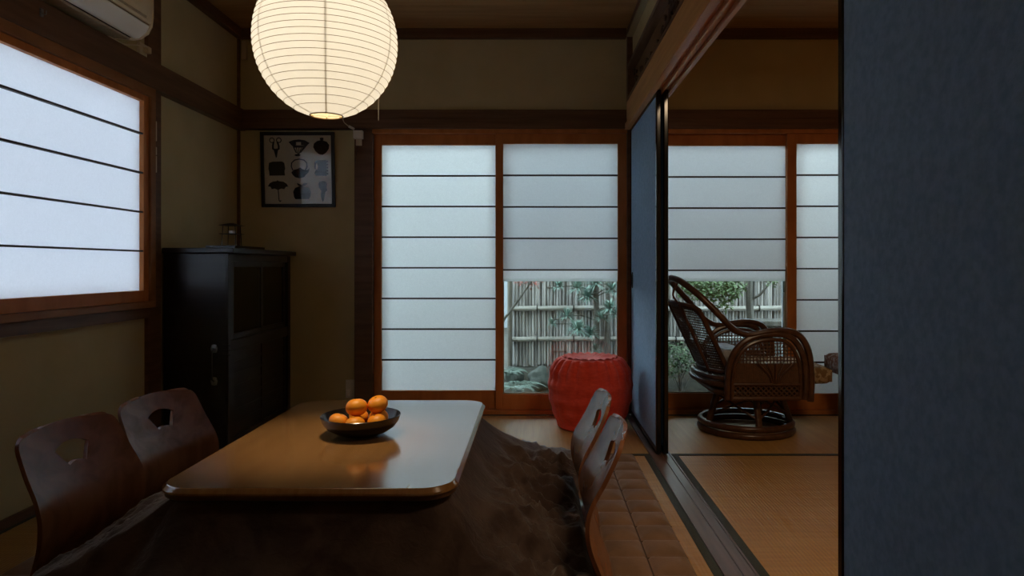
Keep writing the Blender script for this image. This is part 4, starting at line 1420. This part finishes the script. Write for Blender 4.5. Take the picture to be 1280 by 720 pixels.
vs, fs = [], []
gx0, gx1, gy0, gy1 = -7.0, 9.0, 4.63, 13.0
gnx, gny = 100, 84
for j in range(gny + 1):
    yy = gy0 + (gy1 - gy0) * (j / gny) ** 1.6
    for i in range(gnx + 1):
        x = gx0 + (gx1 - gx0) * i / gnx
        vs.append((x, yy, ground_h(x, yy)))
for j in range(gny):
    for i in range(gnx):
        a = j * (gnx + 1) + i
        fs.append((a, a + 1, a + gnx + 2, a + gnx + 1))
MB().add(vs, fs).build('ground', M['soil'], kind='structure', smooth=True, angle=180)
# plinth of the house below the sills
box('wall_plinth', M['outside'], LX - 0.12, RX + 0.12, BY + 0.02, BY + 0.12, -0.5, -0.051, kind='structure')
box('wall_garden', M['neighbour'], -6.0, 9.0, 10.6, 10.8, -0.2, 1.1, kind='structure')

# bamboo fence
FY = 6.60
FXA, FXB = -0.235, 5.2
fence = thing('bamboo_fence', ((FXA + FXB) / 2, FY, 0.0), 'weathered upright bamboo cane fence with horizontal rails at the back of the garden', 'fence')
cn = MB()
x = FXA + 0.03
while x < FXB:
    cn.tube([(x, FY + 0.032, -0.02), (x, FY + 0.032, 1.46 + rnd.uniform(-0.04, 0.04))], 0.0155, 5)
    x += 0.0285
x = FXA + 0.04
while x < FXB:
    w = rnd.uniform(0.011, 0.0165)
    yy = FY + rnd.uniform(-0.008, 0.008)
    ztop = 1.50 + rnd.uniform(-0.05, 0.05)
    zb = 0.0 + rnd.uniform(-0.02, 0.03)
    ph = rnd.uniform(0, 0.3)
    pts, rr = [], []
    z = zb
    lean = rnd.uniform(-0.006, 0.006)
    while z < ztop:
        pts += [(x + lean * z, yy, z), (x + lean * z, yy, z + 0.008)]
        rr += [w * 1.08, w]
        pts.append((x + lean * z, yy, z + 0.30)); rr.append(w)
        z += 0.31 + ph * 0.3
    cn.tube(pts, rr, 6)
    x += w * 2 + rnd.uniform(-0.001, 0.006)
cn.build('bamboo_canes', M['bamboo'], fence, smooth=True, kind='stuff')
for z, ys in ((0.265, -0.032), (0.560, -0.032), (0.90, -0.032), (1.25, -0.032)):
    xa = FXA
    for xb in (0.75, 2.45, 3.9, FXB):
        pts, rr = [], []
        xx = xa
        while xx < xb:
            pts += [(xx, FY + ys, z + 0.004 * math.sin(xx * 3)), (xx + 0.012, FY + ys, z + 0.004 * math.sin(xx * 3))]
            rr += [0.0245, 0.022]
            xx += 0.27
        pts.append((xb, FY + ys, z)); rr.append(0.022)
        MB().tube(pts, rr, 8).build('fence_rail', M['bamboo_rail'], fence, smooth=True)
        xa = xb + 0.002
for z in (0.265, 0.56):
    for xx in (0.02, 0.37, 0.72, 1.35, 1.75, 2.15, 2.6):
        MB().tube([(xx + 0.006, FY - 0.033 + 0.027 * math.cos(a), z + 0.027 * math.sin(a)) for a in [2 * PI * k / 12 for k in range(12)]], 0.006, 5, True).build('rope_tie', M['black'], fence)
for xx, m_ in ((FXA, M['bamboo_post']), (0.70, M['bark']), (2.47, M['bamboo_post'])):
    MB().tube([(xx, FY - 0.075, -0.04), (xx, FY - 0.075, 0.5), (xx + 0.003, FY - 0.075, 1.58)], 0.024, 9).build('fence_post', m_, fence, smooth=True)
for xx, z, l in ((0.16, 0.455, 0.14), (0.17, 0.145, 0.14), (0.12, 0.76, 0.10)):
    MB().tube([(xx, FY - 0.022, z), (xx + l, FY - 0.022, z)], 0.008, 6).build('cross_stick', M['bamboo_post'], fence)


def rock(name, x, yy, z, a, b, c, seed, label, m_=None):
    bm = bmesh.new()
    bmesh.ops.create_icosphere(bm, subdivisions=3, radius=1.0)
    mb = MB()
    for v in bm.verts:
        p = v.co
        d = 1 + 0.38 * noise.noise((p.x * 1.4 + seed, p.y * 1.4, p.z * 1.4)) + 0.12 * noise.noise((p.x * 4 + seed, p.y * 4, p.z * 4))
        mb.v.append((x + p.x * a * d, yy + p.y * b * d, z + p.z * c * d))
    mb.f = [tuple(v.index for v in f.verts) for f in bm.faces]
    bm.free()
    o = mb.build(name, m_ or M['rock'], smooth=True, angle=60)
    tag(o, label, 'rock', 'garden rocks')


rock('garden_rock', 0.08, 6.24, -0.07, 0.15, 0.13, 0.11, 1.0, 'mossy rock at the foot of the bamboo fence, behind the silvery fern')
rock('garden_rock', 0.40, 6.10, -0.14, 0.14, 0.12, 0.08, 4.3, 'low grey green rock beside the red stool, seen through the glass')
rock('garden_rock', -0.20, 6.32, -0.06, 0.09, 0.09, 0.09, 7.7, 'small mossy rock at the end post of the fence')
rock('garden_rock', 1.66, 6.05, -0.15, 0.15, 0.13, 0.08, 9.2, 'low rock between the shrub and the tree trunk in the garden')


def leaf_blob(mb, c, rad, n, size, rr, flat=0.6):
    for _ in range(n):
        while True:
            p = Vector((rr.uniform(-1, 1), rr.uniform(-1, 1), rr.uniform(-1, 1)))
            if p.length < 1:
                break
        q = Vector((c[0] + p.x * rad[0], c[1] + p.y * rad[1], c[2] + p.z * rad[2]))
        d = Vector((rr.uniform(-1, 1), rr.uniform(-1, 1), rr.uniform(-0.7, 0.4))).normalized()
        s = d.cross(Vector((rr.uniform(-0.4, 0.4), rr.uniform(-0.4, 0.4), 1))).normalized()
        l = size * rr.uniform(0.7, 1.3)
        w = l * 0.32
        up = s.cross(d) * l * 0.08
        mb.add([q, q + d * l * 0.5 + s * w - up, q + d * l, q + d * l * 0.5 - s * w - up, q + d * l * 0.5 + up], [(0, 1, 4), (1, 2, 4), (2, 3, 4), (3, 0, 4)])


def needle_tuft(mb, c, r, n, rr, droop=0.5):
    for _ in range(n):
        a = rr.uniform(0, 2 * PI); e = rr.uniform(-0.35, 1.2)
        d = Vector((math.cos(a) * math.cos(e), math.sin(a) * math.cos(e), math.sin(e)))
        l = r * rr.uniform(0.75, 1.1)
        s = d.cross(Vector((0, 0, 1)))
        s = s.normalized() * 0.0058 if s.length > 0.01 else Vector((0.0058, 0, 0))
        p0 = Vector(c); p1 = p0 + d * l * 0.55; p2 = p0 + d * l + Vector((0, 0, -droop * l * 0.35))
        mb.add([p0 - s * 0.6, p0 + s * 0.6, p1 + s, p1 - s, p2], [(0, 1, 2, 3), (3, 2, 4)])


def gpx(px, py, yy):
    """a point of the garden seen at photo pixel (px, py) at distance yy"""
    return ((px - 668) / 855 * yy, yy, EYE - (py - 333) / 855 * yy)


# long needled tree
tx, tyy = 0.575, 6.38
pt = thing('needle_tree', (tx, tyy, -0.02), 'small tree with drooping blue green needle tufts before the bamboo fence', 'tree')
trunk = [(tx, tyy, -0.02), (tx + 0.01, tyy, 0.4), (tx - 0.01, tyy, 0.9), (tx, tyy, 1.5)]
MB().tube(spline(trunk, 5), 0.024, 8).build('trunk', M['bark'], pt, smooth=True)
MB().tube(spline([(0.66, 6.36, -0.02), (0.665, 6.36, 0.3), (0.68, 6.34, 0.62)], 5), 0.016, 8).build('trunk', M['bark'], pt, smooth=True)
nd = MB(); br = MB()
for px, py, yy, r, nn in ((722, 413, 6.15, 0.155, 110), (738, 418, 6.2, 0.12, 70), (709, 395, 6.3, 0.12, 60), (735, 372, 6.3, 0.15, 90), (722, 360, 6.35, 0.13, 80), (745, 355, 6.25, 0.15, 90), (762, 386, 6.1, 0.13, 90), (772, 394, 6.1, 0.12, 60),
                          (765, 362, 6.3, 0.12, 60), (745, 437, 6.2, 0.10, 50), (698, 358, 6.4, 0.10, 50), (690, 405, 6.42, 0.09, 35), (752, 398, 6.3, 0.11, 50), (775, 365, 6.2, 0.12, 50), (785, 385, 6.2, 0.12, 50)):
    c = gpx(px, py, yy)
    needle_tuft(nd, c, r, int(nn * 1.5), rnd)
    br.tube(spline([(tx, tyy, c[2] - 0.05), ((tx + c[0]) / 2, (tyy + c[1]) / 2, c[2]), c], 4), 0.006, 5)
br.build('branches', M['bark'], pt, kind='stuff')
nd.build('needles', M['needle'], pt, kind='stuff')

# red maple twig
mp = thing('maple_sapling', (-0.42, 6.35, -0.05), 'thin slanting maple with red and pale leaves at the fence end', 'tree')
MB().tube(spline([(-0.42, 6.35, -0.05), (-0.30, 6.3, 0.42), gpx(637, 390, 6.25), gpx(650, 372, 6.2), gpx(662, 355, 6.2), gpx(672, 338, 6.2)], 6), [0.012] * 20 + [0.008] * 11, 7).build('trunk', M['bark'], mp, smooth=True)
mleaf = MB()
for px, py, n, s in ((652, 352, 40, 0.03), (664, 356, 18, 0.035), (646, 345, 40, 0.03), (671, 351, 14, 0.035), (658, 344, 30, 0.03)):
    c = gpx(px, py, 6.2)
    leaf_blob(mleaf, c, (0.07, 0.05, 0.03), n, s, rnd)
mleaf.build('leaves', M['maple_red'], mp, kind='stuff')


# ferns: each frond its own part
def fern(c, r, n, label, seed):
    rr = random.Random(seed)
    root = thing('fern', c, label, 'fern', 'garden ferns')
    for k in range(n):
        a = 2 * PI * k / n + rr.uniform(-0.2, 0.2)
        L = r * rr.uniform(0.8, 1.15)
        mb = MB()
        pts = []
        for i in range(9):
            t = i / 8
            pts.append(Vector((c[0] + math.cos(a) * L * t, c[1] + math.sin(a) * L * t, c[2] + L * (1.05 * t - 0.92 * t * t) + 0.01)))
        side = Vector((-math.sin(a), math.cos(a), 0))
        d = Vector((math.cos(a), math.sin(a), 0))
        for i in range(1, 9):
            for q in (0, 0.5):
                t = (i - q) / 8
                p = pts[i] if q == 0 else (pts[i] + pts[i - 1]) / 2
                wl = L * 0.24 * math.sin(PI * min(1, 0.18 + 0.82 * t)) + 0.006
                for s in (-1, 1):
                    mb.add([p, p + side * s * wl * 0.6 + d * 0.012, p + side * s * wl + d * 0.02 - Vector((0, 0, 0.008)), p + side * s * wl * 0.55 - d * 0.002], [(0, 1, 2, 3)])
        mb.tube(pts, 0.002, 4)
        mb.build('frond', M['fern'], root)


fern((-0.15, 5.72, -0.095), 0.22, 15, 'silvery fern just outside the glass, at the lower corner of the view', 2)
fern((-0.215, 6.02, 0.0), 0.14, 12, 'small bright fern at the foot of the fence end post', 5)
for o_ in [o for o in bpy.data.objects if o.name.startswith('fern')]:
    pass
rock('garden_rock', -0.15, 5.72, -0.21, 0.13, 0.12, 0.09, 3.1, 'low rock under the silvery fern outside the glass')

# broadleaf tree seen in the second room's window
bt_ = thing('broadleaf_tree', (1.93, 6.15, -0.05), 'garden tree with bright green leaves over the fence behind the rattan armchair', 'tree')
MB().tube(spline([(1.93, 6.15, -0.08), (1.95, 6.15, 0.35), (1.93, 6.15, 0.8), (1.98, 6.15, 1.4)], 5), 0.034, 9).build('trunk', M['bark'], bt_, smooth=True)
bb = MB()
for q in range(6):
    zz = 0.75 + q * 0.1
    bb.tube(spline([(1.94, 6.15, zz), (1.7, 6.08, zz + 0.12), (1.35 + 0.08 * q, 6.0, zz + 0.05)], 5), 0.010, 6)
bb.tube(spline([(1.94, 6.15, 0.66), (2.02, 6.1, 0.72), (2.12, 6.08, 0.86)], 5), 0.012, 6)
bb.build('branches', M['bark'], bt_, kind='stuff')
lf = MB()
for px, py, rx_, rz_, n in ((872, 362, 0.20, 0.10, 420), (900, 366, 0.17, 0.09, 380), (915, 358, 0.12, 0.10, 220), (885, 350, 0.25, 0.10, 300), (858, 356, 0.15, 0.08, 200), (905, 380, 0.06, 0.04, 40), (962, 350, 0.10, 0.06, 40)):
    leaf_blob(lf, gpx(px, py, 6.0), (rx_, 0.18, rz_), n, 0.04, rnd)
lf.build('leaves', M['leaf'], bt_, kind='stuff')

sh = thing('shrub', (1.30, 6.05, -0.15), 'loose green shrub growing behind the back of the rattan armchair', 'shrub')
sb = MB(); sl = MB()
for k in range(9):
    a = rnd.uniform(0, 2 * PI)
    e = (1.30 + 0.2 * math.cos(a), 6.0 + 0.12 * math.sin(a), rnd.uniform(0.05, 0.26))
    sb.tube(spline([(1.30, 6.05, -0.18), (1.30 + 0.08 * math.cos(a), 6.03, -0.02), e], 4), 0.005, 5)
    leaf_blob(sl, e, (0.11, 0.09, 0.09), 90, 0.035, rnd)
sb.build('stems', M['bark'], sh, kind='stuff')
sl.build('leaves', M['leaf_dark'], sh, kind='stuff')

# low stone pedestal with a flat dark slab
sbx, sby = 2.16, 6.15
sn = thing('stone_pedestal', (sbx, sby, -0.1), 'grey stone pedestal with a flat dark slab, before the fence beside the tree trunk', 'stone')
MB().box(sbx - 0.15, sbx + 0.15, sby - 0.12, sby + 0.12, -0.20, 0.385).build('stone_block', M['stone'], sn, bevel=0.02)
MB().box(sbx - 0.10, sbx + 0.12, sby - 0.09, sby + 0.09, 0.386, 0.434).build('neck', M['rock'], sn, bevel=0.006)
MB().prism([(-0.20, 0.455), (-0.17, 0.482), (0.19, 0.484), (0.21, 0.458), (0.19, 0.435), (-0.18, 0.435)], lambda u, v, d: (sbx + u, d, v), sby - 0.15, sby + 0.15).build('slab', M['bark'], sn, bevel=0.008)
